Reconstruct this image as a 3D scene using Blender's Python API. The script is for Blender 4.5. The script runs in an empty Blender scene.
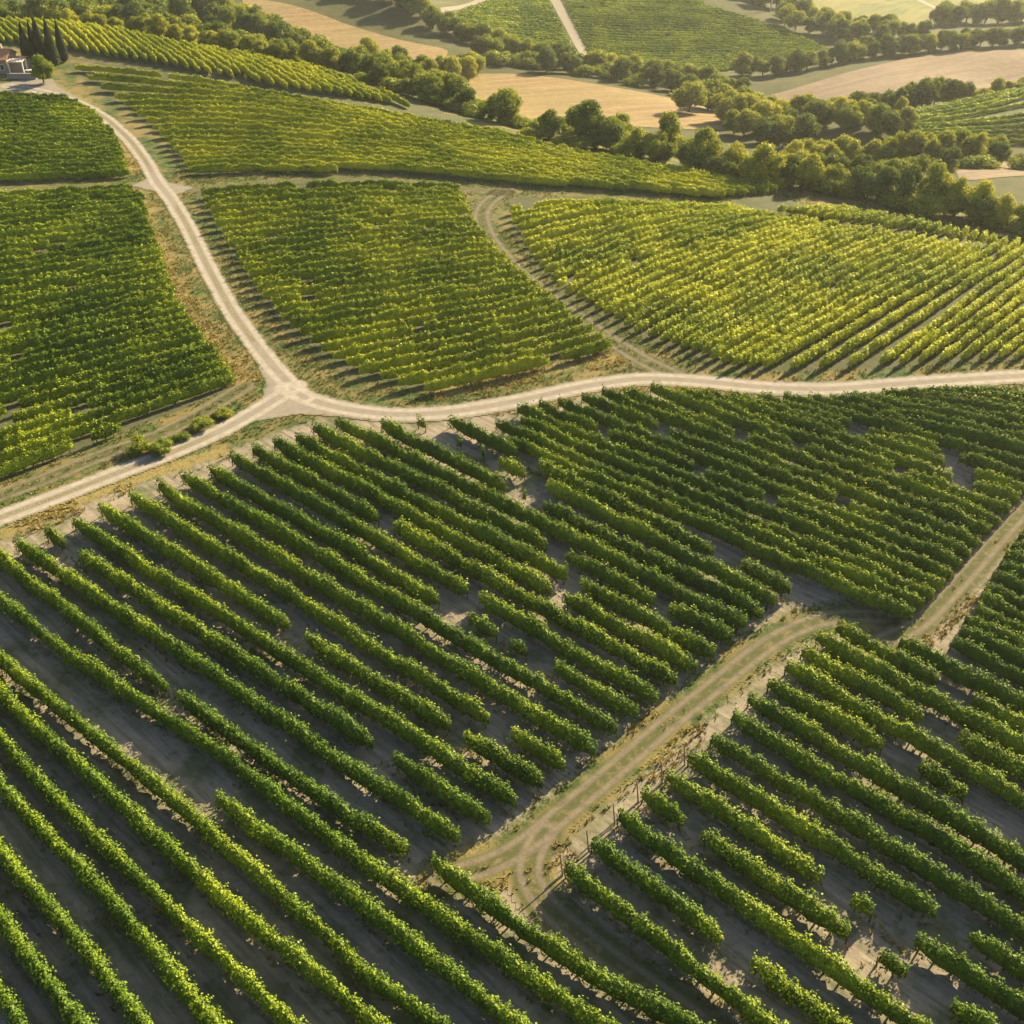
import bpy, math, random
import numpy as np
from mathutils import Vector, geometry as mgeo

R = math.radians
rng = np.random.default_rng(7)
random.seed(7)
SC = bpy.context.scene
COL = SC.collection

# ------------------------------------------------------------------ camera
FPX, CAMH = 1100.0, 60.0
PITCH = math.atan(812 / 1100.0)
cam_d = bpy.data.cameras.new("camera")
cam_d.sensor_width = 36.0
cam_d.lens = FPX / 1024 * 36.0
cam_d.clip_start = 1.0
cam_d.clip_end = 12000
cam = bpy.data.objects.new("camera", cam_d)
COL.objects.link(cam)
cam.location = (0, 0, CAMH)
cam.rotation_euler = (math.pi / 2 - PITCH, 0, 0)
SC.camera = cam

# ------------------------------------------------------------------ light
SUN_AZ, SUN_EL = 42.0, 26.0          # azimuth clockwise from +Y
w = bpy.data.worlds.new("World")
SC.world = w
w.use_nodes = True
nt = w.node_tree
nt.nodes.clear()
sky = nt.nodes.new("ShaderNodeTexSky")
sky.sky_type = 'NISHITA'
sky.sun_disc = False
sky.sun_elevation = R(SUN_EL)
sky.sun_rotation = R(SUN_AZ)
sky.air_density = 1.0
sky.dust_density = 2.0
bg = nt.nodes.new("ShaderNodeBackground")
bg.inputs[1].default_value = 0.062
wo = nt.nodes.new("ShaderNodeOutputWorld")
nt.links.new(sky.outputs[0], bg.inputs[0])
nt.links.new(bg.outputs[0], wo.inputs[0])

sd = bpy.data.lights.new("sun", 'SUN')
sd.energy = 5.0
sd.angle = R(0.6)
sd.color = (1.0, 0.83, 0.50)
sun = bpy.data.objects.new("sun", sd)
COL.objects.link(sun)
sdir = Vector((math.sin(R(SUN_AZ)) * math.cos(R(SUN_EL)), math.cos(R(SUN_AZ)) * math.cos(R(SUN_EL)), math.sin(R(SUN_EL))))
sun.rotation_euler = sdir.to_track_quat('Z', 'Y').to_euler()
sun.location = (100, 100, 200)
SC.view_settings.view_transform = 'Standard'
SC.view_settings.look = 'None'
SC.view_settings.exposure = 1.78
SC.view_settings.gamma = 1
SC.cycles.max_bounces = 6
SC.cycles.diffuse_bounces = 3
SC.cycles.glossy_bounces = 2
SC.cycles.transmission_bounces = 3
SC.cycles.volume_bounces = 1
SC.cycles.transparent_max_bounces = 4

# ------------------------------------------------------------------ helpers: projection and terrain
def ray(px, py):
    px = np.asarray(px, float); py = np.asarray(py, float)
    x = (px - 512) / FPX; y = (512 - py) / FPX
    cp, sp = math.cos(PITCH), math.sin(PITCH)
    return np.stack([x, cp + y * sp, -sp + y * cp], -1)

def on_ray(px, py, Y):               # point seen at (px, py) whose forward distance is Y
    d = ray(px, py)
    return d * (Y / d[..., 1])[..., None] + np.array([0, 0, CAMH])

# control points: (px, py, Y) seen ground beyond the crest, or plain (x, y, z)
CT = []
for px, py, Y in [
    # crest of the vineyard hill
    (-150, 12, 268), (0, 20, 266), (130, 34, 252), (256, 57, 236), (340, 73, 226), (400, 101, 211), (480, 125, 197),
    (560, 147, 187), (660, 165, 177), (760, 190, 166), (900, 224, 152), (1024, 246, 145), (1200, 270, 138),
    # wheat hill on the left
    (300, 62, 335), (440, 60, 335), (290, 6, 395), (440, 48, 350), (360, 20, 385), (400, 2, 400),
    # wheat hill in the middle
    (450, 112, 268), (600, 124, 262), (700, 128, 258), (450, 78, 318), (560, 76, 325), (700, 108, 290), (640, 90, 312), (760, 122, 285),
    # green hill
    (460, 30, 385), (560, 55, 378), (700, 72, 372), (820, 52, 380), (560, 0, 445), (440, 0, 430), (700, 0, 440), (780, 30, 410), (640, 30, 412),
    # pale ploughed field on the right
    (770, 130, 290), (800, 100, 316), (860, 112, 300), (900, 75, 336), (1024, 60, 352), (1024, 90, 325), (1150, 60, 352),
    # green field on the right
    (900, 138, 228), (1024, 146, 222), (1024, 90, 272), (890, 118, 246), (960, 104, 258), (1150, 80, 275),
    # strip fields right
    (960, 170, 192), (1024, 172, 190), (1024, 195, 172),
    # hazy far right
    (820, 28, 425), (930, 30, 420), (870, 0, 500), (960, 0, 520), (1024, 20, 450), (1100, 0, 520)]:
    CT.append(tuple(on_ray(px, py, Y)))
for x, y, z in [
    (-60, 30, 0), (0, 30, 0), (60, 30, 0), (-90, 60, .5), (-40, 70, 0), (0, 70, 0), (40, 60, 0), (90, 60, 0), (0, 100, 0), (40, 100, 0.3),
    (-50, 95, 0), (80, 100, .5), (-60, 130, .4), (-20, 130, .3), (20, 130, .4), (60, 125, .5), (100, 120, 0), (-100, 130, 1.0), (-150, 130, 2),
    (-80, 175, 1.5), (-40, 170, .7), (0, 160, .3), (30, 155, 0.1), (-120, 200, 3), (-60, 210, 2.2), (-160, 220, 4.0), (-90, 225, 3.0), (0, 185, -.1),
    (-200, 160, 3), (-260, 260, 2), (160, 100, -2), (200, 60, -2), (0, -20, 0), (-120, 0, 0), (120, 0, 0), (0, -200, 0), (-300, -200, 0), (300, -200, 0),
    # behind the crest on the left: wood in the valley
    (-130, 300, -8), (-70, 285, -11), (-180, 300, -8), (-40, 275, -15), (-100, 330, -17), (-160, 350, -18), (-20, 255, -14), (-130, 400, -24), (-260, 400, -25),
    (10, 235, -13), (40, 222, -13), (70, 210, -14), (-60, 320, -20), (60, 350, -32), (30, 345, -31),
    (-300, 600, -45), (0, 700, -48), (300, 650, -45), (500, 300, -25), (-500, 300, -20), (-500, 900, -40), (500, 900, -40), (0, 1200, -40), (600, 0, -10), (-600, 0, -5)]:
    CT.append((x, y, z))
CT = np.array(CT, float)
_S = 100.0
def _phi(r2):
    return 0.5 * r2 * np.log(np.maximum(r2, 1e-12))
def _solve():
    P = CT[:, :2] / _S; n = len(P)
    d2 = ((P[:, None] - P[None]) ** 2).sum(-1)
    K = _phi(d2) + np.eye(n) * 0.0008
    Q = np.c_[np.ones(n), P]
    A = np.zeros((n + 3, n + 3)); A[:n, :n] = K; A[:n, n:] = Q; A[n:, :n] = Q.T
    b = np.r_[CT[:, 2], 0, 0, 0]
    return np.linalg.solve(A, b)
_W = _solve()
def hz(x, y):
    x = np.asarray(x, float); y = np.asarray(y, float)
    sh = x.shape; X = np.clip(x.ravel(), -900, 900) / _S; Y = np.clip(y.ravel(), -300, 1400) / _S
    out = np.empty(X.size); n = len(CT); P = CT[:, :2] / _S
    for i in range(0, X.size, 20000):
        s = slice(i, i + 20000)
        d2 = (X[s, None] - P[None, :, 0]) ** 2 + (Y[s, None] - P[None, :, 1]) ** 2
        out[s] = _phi(d2) @ _W[:n] + _W[n] + _W[n + 1] * X[s] + _W[n + 2] * Y[s]
    return out.reshape(sh)

def unproj(pts, dz=0.0, ymin=15.0, ymax=700.0):      # first hit of the pixel rays with the terrain (+dz)
    pts = np.atleast_2d(np.asarray(pts, float))
    d = ray(pts[:, 0], pts[:, 1])
    Ys = ymin * (ymax / ymin) ** np.linspace(0, 1, 260)
    hit = np.zeros(len(pts)); lo = np.full(len(pts), ymin); hi = np.full(len(pts), ymax); done = np.zeros(len(pts), bool)
    def f(Y):
        t = Y / d[:, 1]
        return CAMH + d[:, 2] * t - (hz(d[:, 0] * t, Y) + dz)
    prev = np.full(len(pts), ymin)
    for Y in Ys:
        v = f(np.full(len(pts), Y))
        new = (v < 0) & ~done
        lo[new] = prev[new]; hi[new] = Y; done |= new
        prev[:] = Y
        if done.all(): break
    for _ in range(24):
        m = (lo + hi) / 2
        v = f(m); neg = v < 0
        hi = np.where(neg, m, hi); lo = np.where(neg, lo, m)
    t = hi / d[:, 1]
    x = d[:, 0] * t
    return np.c_[x, hi, hz(x, hi)]

def proj(P):
    P = np.atleast_2d(P); x = P[:, 0]; y = P[:, 1]; z = P[:, 2] - CAMH
    cp, sp = math.cos(PITCH), math.sin(PITCH)
    dep = y * cp - z * sp; up = y * sp + z * cp
    return np.c_[512 + FPX * x / dep, 512 - FPX * up / dep, dep]

def resample(P, step):
    P = np.asarray(P, float); seg = np.r_[0, np.cumsum(np.linalg.norm(np.diff(P[:, :2], axis=0), axis=1))]
    n = max(2, int(seg[-1] / step) + 1); t = np.linspace(0, seg[-1], n)
    return np.stack([np.interp(t, seg, P[:, k]) for k in range(P.shape[1])], -1)

def smooth(P, step=1.0, it=12):
    Q = resample(P, step)
    for _ in range(it):
        Q[1:-1] = Q[1:-1] * .5 + (Q[2:] + Q[:-2]) * .25
    return Q

def inside(poly, x, y):
    poly = np.asarray(poly)[:, :2]; c = np.zeros(np.shape(x), bool); n = len(poly)
    for i in range(n):
        x1, y1 = poly[i]; x2, y2 = poly[(i + 1) % n]
        if y1 == y2: continue
        m = ((y1 > y) != (y2 > y)) & (x < (x2 - x1) * (y - y1) / (y2 - y1) + x1)
        c ^= m
    return c

def segdist(line, x, y, closed=False):
    line = np.asarray(line)[:, :2]; best = np.full(np.shape(x), 1e9); n = len(line)
    for i in range(n if closed else n - 1):
        a = line[i]; b = line[(i + 1) % n]; ab = b - a; L = (ab ** 2).sum() + 1e-9
        t = np.clip(((x - a[0]) * ab[0] + (y - a[1]) * ab[1]) / L, 0, 1)
        d = np.hypot(x - a[0] - t * ab[0], y - a[1] - t * ab[1])
        best = np.minimum(best, d)
    return best

def sdf(poly, x, y):                  # positive inside
    d = segdist(poly, x, y, True)
    return np.where(inside(poly, x, y), d, -d)

# ------------------------------------------------------------------ helpers: objects
def mesh_np(name, V, quads=None, tris=None, mats=(), midx=None, smooth_n=0, attrs=None):
    me = bpy.data.meshes.new(name)
    V = np.asarray(V, np.float32)
    nq = 0 if quads is None else len(quads); ntr = 0 if tris is None else len(tris)
    loops = np.concatenate(([] if nq == 0 else [np.asarray(quads, np.int32).ravel()]) + ([] if ntr == 0 else [np.asarray(tris, np.int32).ravel()]))
    starts = np.r_[np.arange(nq) * 4, nq * 4 + np.arange(ntr) * 3].astype(np.int32)
    me.vertices.add(len(V)); me.vertices.foreach_set("co", V.ravel())
    me.loops.add(len(loops)); me.loops.foreach_set("vertex_index", loops.astype(np.int32))
    me.polygons.add(nq + ntr); me.polygons.foreach_set("loop_start", starts)
    if midx is not None: me.polygons.foreach_set("material_index", np.asarray(midx, np.int32))
    sm = np.zeros(nq + ntr, bool); sm[:smooth_n] = True
    me.polygons.foreach_set("use_smooth", sm)
    for m in mats: me.materials.append(m)
    if attrs:
        for k, a in attrs.items():
            at = me.attributes.new(k, 'FLOAT', 'POINT'); at.data.foreach_set("value", np.asarray(a, np.float32))
    me.update(calc_edges=True)
    return me

def add(name, me, parent=None, loc=(0, 0, 0)):
    o = bpy.data.objects.new(name, me); COL.objects.link(o); o.location = loc
    if parent is not None: o.parent = parent
    return o

def tag(o, label=None, cat=None, group=None, kind=None):
    if label: o["label"] = label
    if cat: o["category"] = cat
    if group: o["group"] = group
    if kind: o["kind"] = kind
    return o

ONES = "zeroth first second third fourth fifth sixth seventh eighth ninth tenth eleventh twelfth thirteenth fourteenth fifteenth sixteenth seventeenth eighteenth nineteenth".split()
TENS = {2: ("twenty", "twentieth"), 3: ("thirty", "thirtieth"), 4: ("forty", "fortieth"), 5: ("fifty", "fiftieth"), 6: ("sixty", "sixtieth"), 7: ("seventy", "seventieth"), 8: ("eighty", "eightieth")}
def ordw(n):
    if n < 20: return ONES[n]
    t, o = divmod(n, 10)
    return TENS[t][1] if o == 0 else TENS[t][0] + "-" + ONES[o]

# node helpers
def new_mat(name):
    m = bpy.data.materials.new(name); m.use_nodes = True; m.node_tree.nodes.clear()
    return m, m.node_tree
class N:
    def __init__(s, t): s.t = t
    def n(s, ty, **kw):
        nd = s.t.nodes.new(ty)
        for k, v in kw.items(): setattr(nd, k, v)
        return nd
    def set(s, sock, v):
        if isinstance(v, bpy.types.NodeSocket): s.t.links.new(v, sock)
        elif v is not None:
            if isinstance(v, (tuple, list)) and len(v) == 3 and sock.type == 'RGBA': v = (*v, 1)
            sock.default_value = v
    def noise(s, vec, scale, detail=4, rough=.55, dist=0):
        nd = s.n("ShaderNodeTexNoise"); s.set(nd.inputs["Vector"], vec); nd.inputs["Scale"].default_value = scale
        nd.inputs["Detail"].default_value = detail; nd.inputs["Roughness"].default_value = rough; nd.inputs["Distortion"].default_value = dist
        return nd.outputs["Fac"]
    def math(s, op, a, b=None, c=None, clamp=False):
        nd = s.n("ShaderNodeMath", operation=op); nd.use_clamp = clamp
        s.set(nd.inputs[0], a)
        if b is not None: s.set(nd.inputs[1], b)
        if c is not None: s.set(nd.inputs[2], c)
        return nd.outputs[0]
    def mix(s, f, a, b):
        nd = s.n("ShaderNodeMix", data_type='RGBA'); s.set(nd.inputs[0], f); s.set(nd.inputs[6], a); s.set(nd.inputs[7], b)
        return nd.outputs[2]
    def ramp(s, v, lo, hi, a=0., b=1.):
        nd = s.n("ShaderNodeMapRange"); nd.clamp = True; nd.interpolation_type = 'SMOOTHSTEP'
        s.set(nd.inputs[0], v); nd.inputs[1].default_value = lo; nd.inputs[2].default_value = hi; nd.inputs[3].default_value = a; nd.inputs[4].default_value = b
        return nd.outputs[0]
    def attr(s, name):
        nd = s.n("ShaderNodeAttribute", attribute_name=name); return nd.outputs["Fac"]
    def pos(s):
        return s.n("ShaderNodeNewGeometry").outputs["Position"]
    def mapping(s, vec, rot=(0, 0, 0), scale=(1, 1, 1)):
        nd = s.n("ShaderNodeMapping"); s.set(nd.inputs[0], vec); nd.inputs["Rotation"].default_value = rot; nd.inputs["Scale"].default_value = scale
        return nd.outputs[0]
    def bump(s, h, strength=.5, dist=.1):
        nd = s.n("ShaderNodeBump"); nd.inputs["Strength"].default_value = strength; nd.inputs["Distance"].default_value = dist; s.set(nd.inputs["Height"], h)
        return nd.outputs[0]
    def out(s, sh, vol=None):
        o = s.n("ShaderNodeOutputMaterial")
        if sh is not None: s.t.links.new(sh, o.inputs[0])
        if vol is not None: s.t.links.new(vol, o.inputs[1])

def principled(k, col, rough=.9, normal=None, spec=.2):
    b = k.n("ShaderNodeBsdfPrincipled"); k.set(b.inputs["Base Color"], col); k.set(b.inputs["Roughness"], rough)
    b.inputs["Specular IOR Level"].default_value = spec
    if normal is not None: k.set(b.inputs["Normal"], normal)
    return b.outputs[0]

def simple(name, col, rough=.85, var=.25, scale=3.0):
    m, t = new_mat(name); k = N(t)
    f = k.noise(k.pos(), scale, 5)
    c = k.mix(f, tuple(max(0, x * (1 - var)) for x in col), tuple(min(1, x * (1 + var)) for x in col))
    k.out(principled(k, c, rough)); return m

def leaf_mat(name, dark, mid, yel, ymix, trans=.35, pscale=.09):
    m, t = new_mat(name); k = N(t)
    g = k.n("ShaderNodeNewGeometry")
    big = k.noise(g.outputs["Position"], pscale, 3)
    med = k.noise(g.outputs["Position"], .9, 2)
    rnd = g.outputs["Random Per Island"]
    f1 = k.ramp(k.math('ADD', k.math('MULTIPLY', rnd, .40), k.math('MULTIPLY', med, .85)), .25, .95)
    c = k.mix(f1, dark, mid)
    yv = k.math('ADD', k.math('MULTIPLY', big, 1.5), k.math('MULTIPLY', rnd, .42))
    fy = k.ramp(yv, 1.20 - ymix, 1.75 - ymix)
    c = k.mix(fy, c, yel)
    d = k.n("ShaderNodeBsdfDiffuse"); k.set(d.inputs[0], c)
    tr = k.n("ShaderNodeBsdfTranslucent")
    k.set(tr.inputs[0], k.mix(.5, c, tuple(min(1, x * y) for x, y in zip(yel, (1.15, 1.15, .6)))))
    mx = k.n("ShaderNodeMixShader"); mx.inputs[0].default_value = trans
    t.links.new(d.outputs[0], mx.inputs[1]); t.links.new(tr.outputs[0], mx.inputs[2])
    gl = k.n("ShaderNodeBsdfGlossy"); gl.inputs["Roughness"].default_value = .45; gl.inputs[0].default_value = (1, .95, .8, 1)
    m2 = k.n("ShaderNodeMixShader"); m2.inputs[0].default_value = .012
    t.links.new(mx.outputs[0], m2.inputs[1]); t.links.new(gl.outputs[0], m2.inputs[2])
    k.out(m2.outputs[0]); return m

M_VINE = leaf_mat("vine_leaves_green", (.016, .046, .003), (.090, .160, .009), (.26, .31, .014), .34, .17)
M_VINE_Y = leaf_mat("vine_leaves_yellow_green", (.055, .105, .007), (.215, .30, .016), (.46, .46, .025), .52, .32)  # yellow is partly leaf tone, partly sunlight put into the colour
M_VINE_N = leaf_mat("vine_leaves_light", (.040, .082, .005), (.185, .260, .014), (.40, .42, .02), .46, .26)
M_VINE_S = leaf_mat("vine_leaves_sunny", (.060, .120, .008), (.235, .325, .018), (.52, .52, .028), .56, .34)  # some true yellow leaf, plus sun along these rows painted into the tone
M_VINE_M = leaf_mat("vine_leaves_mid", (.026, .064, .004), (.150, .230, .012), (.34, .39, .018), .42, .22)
M_TREE = leaf_mat("tree_leaves", (.045, .088, .011), (.175, .235, .024), (.40, .39, .036), .38, .28, .05)
M_TREE_D = leaf_mat("tree_leaves_dark", (.026, .058, .010), (.105, .165, .020), (.26, .29, .028), .25, .25, .05)
M_TREE_Y = leaf_mat("tree_leaves_olive", (.070, .110, .013), (.22, .25, .024), (.44, .41, .038), .5, .32, .05)
M_CYP = leaf_mat("cypress_needles", (.010, .020, .008), (.028, .045, .012), (.07, .075, .02), .0, .12, .1)
M_BARK = simple("bark", (.085, .060, .042), .95, .4, 6)
M_STEM = simple("vine_stem", (.075, .055, .040), .95, .4, 9)
M_POST = simple("weathered_wood", (.24, .18, .12), .9, .3, 8)
M_GREEN_GRASS = leaf_mat("grass_blades_green", (.035, .065, .014), (.09, .125, .028), (.24, .20, .055), .30, .3, .15)
M_DRY_GRASS = leaf_mat("grass_blades_dry", (.12, .105, .030), (.27, .215, .065), (.36, .26, .08), .4, .3, .3)

# ------------------------------------------------------------------ layout (picture points laid on the terrain)
ROADS = {   # name: (points, width m, rut spacing, gravelness)
 'main':  ([(8,86),(35,90),(62,97),(85,106),(107,119),(130,140),(147,163),(158,184),(170,197),(187,225),(207,266),(232,312),(258,348),(280,375),(305,398)], 2.6),
 'left':  ([(-60,542),(0,518),(60,496),(120,472),(180,450),(228,428),(262,408),(285,394),(296,386)], 2.8),
 'right': ([(285,388),(305,399),(340,409),(395,416),(450,413),(520,401),(580,387),(640,378),(700,381),(760,388),(830,390),(900,384),(960,380),(1024,376),(1090,372)], 3.0),
}
TRACKS = {
 'mid':   ([(503,192),(486,203),(480,216),(488,238),(515,270),(560,305),(600,333),(645,362),(685,380)], 3.6),
 'crossl':([(-40,191),(0,190),(60,188),(120,185),(165,188)], 2.4),
 'crossr':([(168,192),(200,189),(260,182),(350,180),(430,183),(490,193),(512,193)], 2.2),
 'front': ([(440,878),(490,868),(525,848),(560,815),(610,775),(660,730),(720,682),(765,645),(800,625),(840,614),(885,617)], 2.3),
 'bend':  ([(545,832),(524,855),(521,875),(534,897),(590,945),(650,988),(700,1024),(760,1075)], 3.0),
 'dry':   ([(885,640),(912,632),(945,598),(972,568),(1004,530),(1028,505),(1050,480)], 3.2),
 'lower': ([(245,386),(205,412),(150,440),(100,455),(50,478),(0,495),(-50,515)], 2.4),
 'crest': ([(55,56),(85,60),(120,65),(150,68)], 1.6),
}
def road_line(pts): return smooth(unproj(pts), .8, 10)
RL = {k: (road_line(p), wd) for k, (p, wd) in ROADS.items()}
TLN = {k: (road_line(p), wd) for k, (p, wd) in TRACKS.items()}
JUNC = unproj([(228, 428), (260, 405), (266, 384), (254, 356), (264, 348), (287, 372), (308, 390), (355, 404), (355, 418), (300, 414), (264, 420)])
JUNC2 = unproj([(146, 180), (160, 172), (170, 183), (194, 187), (188, 191), (172, 196), (174, 203), (164, 203), (158, 192), (130, 186)])
JUNC3 = unproj([(600, 386), (628, 366), (640, 352), (660, 364), (700, 374), (735, 383), (700, 389), (640, 385)])
DRIVE = unproj([(8, 83), (22, 80), (38, 77), (52, 78), (60, 88), (88, 103), (84, 108), (58, 98), (0, 96), (-30, 96), (-30, 86)])

BL = {}   # vineyard blocks: polygon (px), guides (px), spacing, dz of guides, material, height, label bits
BL['TL'] = dict(poly=[(-40,93),(0,93),(55,96),(78,104),(96,114),(115,134),(126,158),(131,177),(60,181),(0,184),(-40,185)],
   guides=[[(-60,92),(0,92),(130,96)], [(-60,140),(0,138),(140,136)], [(-60,184),(0,182),(135,176)]], sp=1.75, mat=M_VINE_M)
BL['L'] = dict(poly=[(-60,192),(0,190),(75,186),(130,187),(146,200),(152,228),(166,262),(178,300),(194,325),(214,350),(228,368),(239,385),(225,393),(180,411),(130,430),(72,456),(0,482),(-60,500)],
   guides=[[(-70,197),(0,192),(75,188),(150,184)], [(-70,246),(0,240),(80,232),(170,222)], [(-70,320),(0,306),(80,290),(200,268)], [(-70,428),(0,406),(67,388),(130,371),(240,338)], [(-70,506),(0,478),(72,452),(130,428),(245,386)]], sp=2.15, mat=M_VINE_M)
BL['M'] = dict(poly=[(194,191),(250,185),(330,182),(400,183),(459,187),(466,205),(478,228),(498,254),(530,284),(565,311),(598,336),(614,346),(612,354),(560,368),(512,380),(483,386),(430,396),(390,388),(350,374),(316,352),(285,328),(258,296),(235,258),(214,226)],
   guides=[[(190,191),(250,185),(330,182),(470,185)], [(205,236),(300,226),(400,215),(490,210)], [(250,310),(340,297),(430,285),(540,268)], [(320,364),(420,345),(512,325),(600,302)], [(405,398),(483,382),(512,377),(620,348)]], sp=2.05, mat=M_VINE_N)
BL['U'] = dict(poly=[(70,68),(100,64),(150,68),(200,75),(262,87),(300,93),(340,99),(400,109),(440,117),(500,136),(560,152),(620,163),(680,173),(730,181),(762,187),(782,194),(755,196),(720,200),(677,196),(597,190),(512,185),(443,179),(381,174),(256,172),(190,177),(180,160),(163,140),(140,120),(110,98),(85,80)],
   guides=[([(40,62),(110,66),(150,70),(200,77),(256,89),(331,100),(400,112)], 72),
           ([(50,92),(150,94),(200,95),(256,98),(318,106),(388,116),(431,124),(501,137)], 52),
           ([(60,140),(140,136),(250,135),(400,145),(520,158),(640,176)], 28),
           [(60,183),(190,176),(256,172),(381,174),(443,179),(512,185),(597,190),(677,196),(780,205)]], sp=1.6, mat=M_VINE_Y)
BL['T'] = dict(poly=[(-30,21),(0,21),(60,25),(130,35),(190,46),(256,60),(310,69),(345,76),(380,88),(415,101),(450,115),(480,125),(515,137),(470,126),(430,114),(396,106),(331,96),(291,91),(256,84),(200,73),(150,64),(110,59),(66,50),(30,46),(-30,42)],
   guides=[[(-30,15),(20,52)], [(60,20),(110,62)], [(180,40),(250,85)], [(300,62),(390,106)], [(345,74),(440,118)], [(380,88),(480,132)], [(425,107),(560,152)]], sp=1.45, mat=M_VINE_Y)
BL['Y'] = dict(poly=[(506,198),(560,196),(597,197),(660,203),(700,206),(722,202),(762,195),(790,200),(860,215),(920,227),(970,237),(1024,249),(1100,263),(1120,268),(1120,362),(1024,361),(960,364),(860,370),(800,372),(745,372),(716,366),(680,352),(640,338),(600,318),(560,295),(530,262),(512,228)],
   guides=[[(500,207),(560,198),(640,200)], [(505,228),(560,212),(640,205),(720,205)], [(520,250),(600,225),(680,210),(760,205)], [(560,300),(640,262),(720,235),(790,217),(850,205)],
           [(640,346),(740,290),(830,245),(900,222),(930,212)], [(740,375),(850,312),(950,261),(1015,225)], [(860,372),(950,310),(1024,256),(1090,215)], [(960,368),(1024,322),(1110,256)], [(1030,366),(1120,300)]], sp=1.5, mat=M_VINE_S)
for b in BL.values():
    b['wpoly'] = unproj(b['poly'])
VDZ = 1.3

# foreground rows: left/upper start and lower end (hedge centre in the picture), both sides of the front track
F_start = [(0,556),(16,540),(45,530),(73,519),(100,505),(130,494),(157,484),(182,473),(209,467),(231,455),(252,447),(273,439),(295,434),(313,424),(335,418),(381,422),(418,418),(450,417)]
F_end = [(407,848),(458,837),(490,818),(517,800),(542,782),(565,765),(596,748),(617,728),(637,711),(657,696),(677,678),(697,665),(715,652),(732,636),(746,623),(764,612),(777,598),(791,588)]
ROWS = []   # (block, pts_px or world line)
def add_line(block, px, ext0=0, ext1=0, **kw):
    Wp = unproj(px, VDZ)
    if ext0:
        d = Wp[0] - Wp[1]; d /= np.linalg.norm(d); Wp = np.vstack([Wp[0] + d * ext0, Wp])
    if ext1:
        d = Wp[-1] - Wp[-2]; d /= np.linalg.norm(d); Wp = np.vstack([Wp, Wp[-1] + d * ext1])
    ROWS.append(dict(block=block, line=Wp[:, :2], **kw))
for s, e in zip(F_start, F_end):
    if s == (0, 556): add_line('F', [s, (125,656), (256,750), (345,812), e], ext0=6)
    else: add_line('F', [s, e])
ROWS[-1]['mess'] = True
# continuation of the first row beyond the track end
add_line('G', [(431,862),(512,920),(604,978),(684,1020)], ext1=8)
for px in ([(0,597),(62,648),(125,690),(200,737),(300,812),(400,885),(512,965),(604,1022)], [(217,795),(256,826),(381,918),(456,975),(508,1018)], [(0,660),(135,768),(256,870),(363,968),(441,1022)],
           [(0,692),(80,768),(165,845),(256,925),(373,1022)], [(0,737),(25,768),(120,860),(256,990),(291,1022)], [(0,785),(100,888),(217,1024)],
           [(0,853),(60,920),(144,1022)], [(0,915),(80,1024)], [(0,990),(22,1024)]):
    add_line('G', px, ext0=0 if px[0][0] == 217 else 6, ext1=10)
# block above the lane: starts along the road, ends at the dry lane
H_start = [(507,436),(496,420),(521,417),(518,405),(539,402),(559,398),(582,393),(602,388),(624,388),(651,385),(678,387),(703,387),(730,391),(758,394),(784,393),(809,393),(830,394),(847,392),(864,393),(882,390),(900,390),(918,389),(936,388),(954,388),(972,388),(990,388),(1009,384),(1030,384),(1050,384),(1070,384)]
H_end = [(914,613),(924,602),(934,594),(944,582),(953,571),(963,561),(972,550),(980,540),(992,528),(1001,518)]
H_end += [(1010,508),(1020,497),(1030,487),(1040,476),(1050,466),(1060,455),(1070,446),(1080,437),(1090,428),(1100,420),(1105,414),(1110,408),(1115,402),(1120,396)]
for s, e in zip(H_start, H_end): add_line('H', [s, e])
# lower right block
R_start = [(566,866),(593,841),(619,814),(642,792),(667,772),(690,754),(712,734),(733,713),(749,696),(770,679),(787,663),(803,648),(818,634),(838,624),(900,640)]
for i, s in enumerate(R_start):
    w0 = unproj([s], VDZ)[0]; az = R(132.6 + (0.6 if i < 2 else 0.9 * i / 14))
    L = 95 if i != 14 else 80
    e = w0[:2] + L * np.array([math.sin(az), math.cos(az)])
    ROWS.append(dict(block='R', line=np.array([w0[:2], e]), post=True))
S_start = [(953,639),(961,628),(967,615),(977,605),(982,593),(987,583),(994,572),(1001,562),(1006,552),(1013,542),(1020,532),(1027,522),(1034,512),(1041,502)]
for i, s in enumerate(S_start):
    w0 = unproj([s], VDZ)[0]; az = R(133.4)
    ROWS.append(dict(block='S', line=np.array([w0[:2], w0[:2] + 60 * np.array([math.sin(az), math.cos(az)])])))

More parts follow.
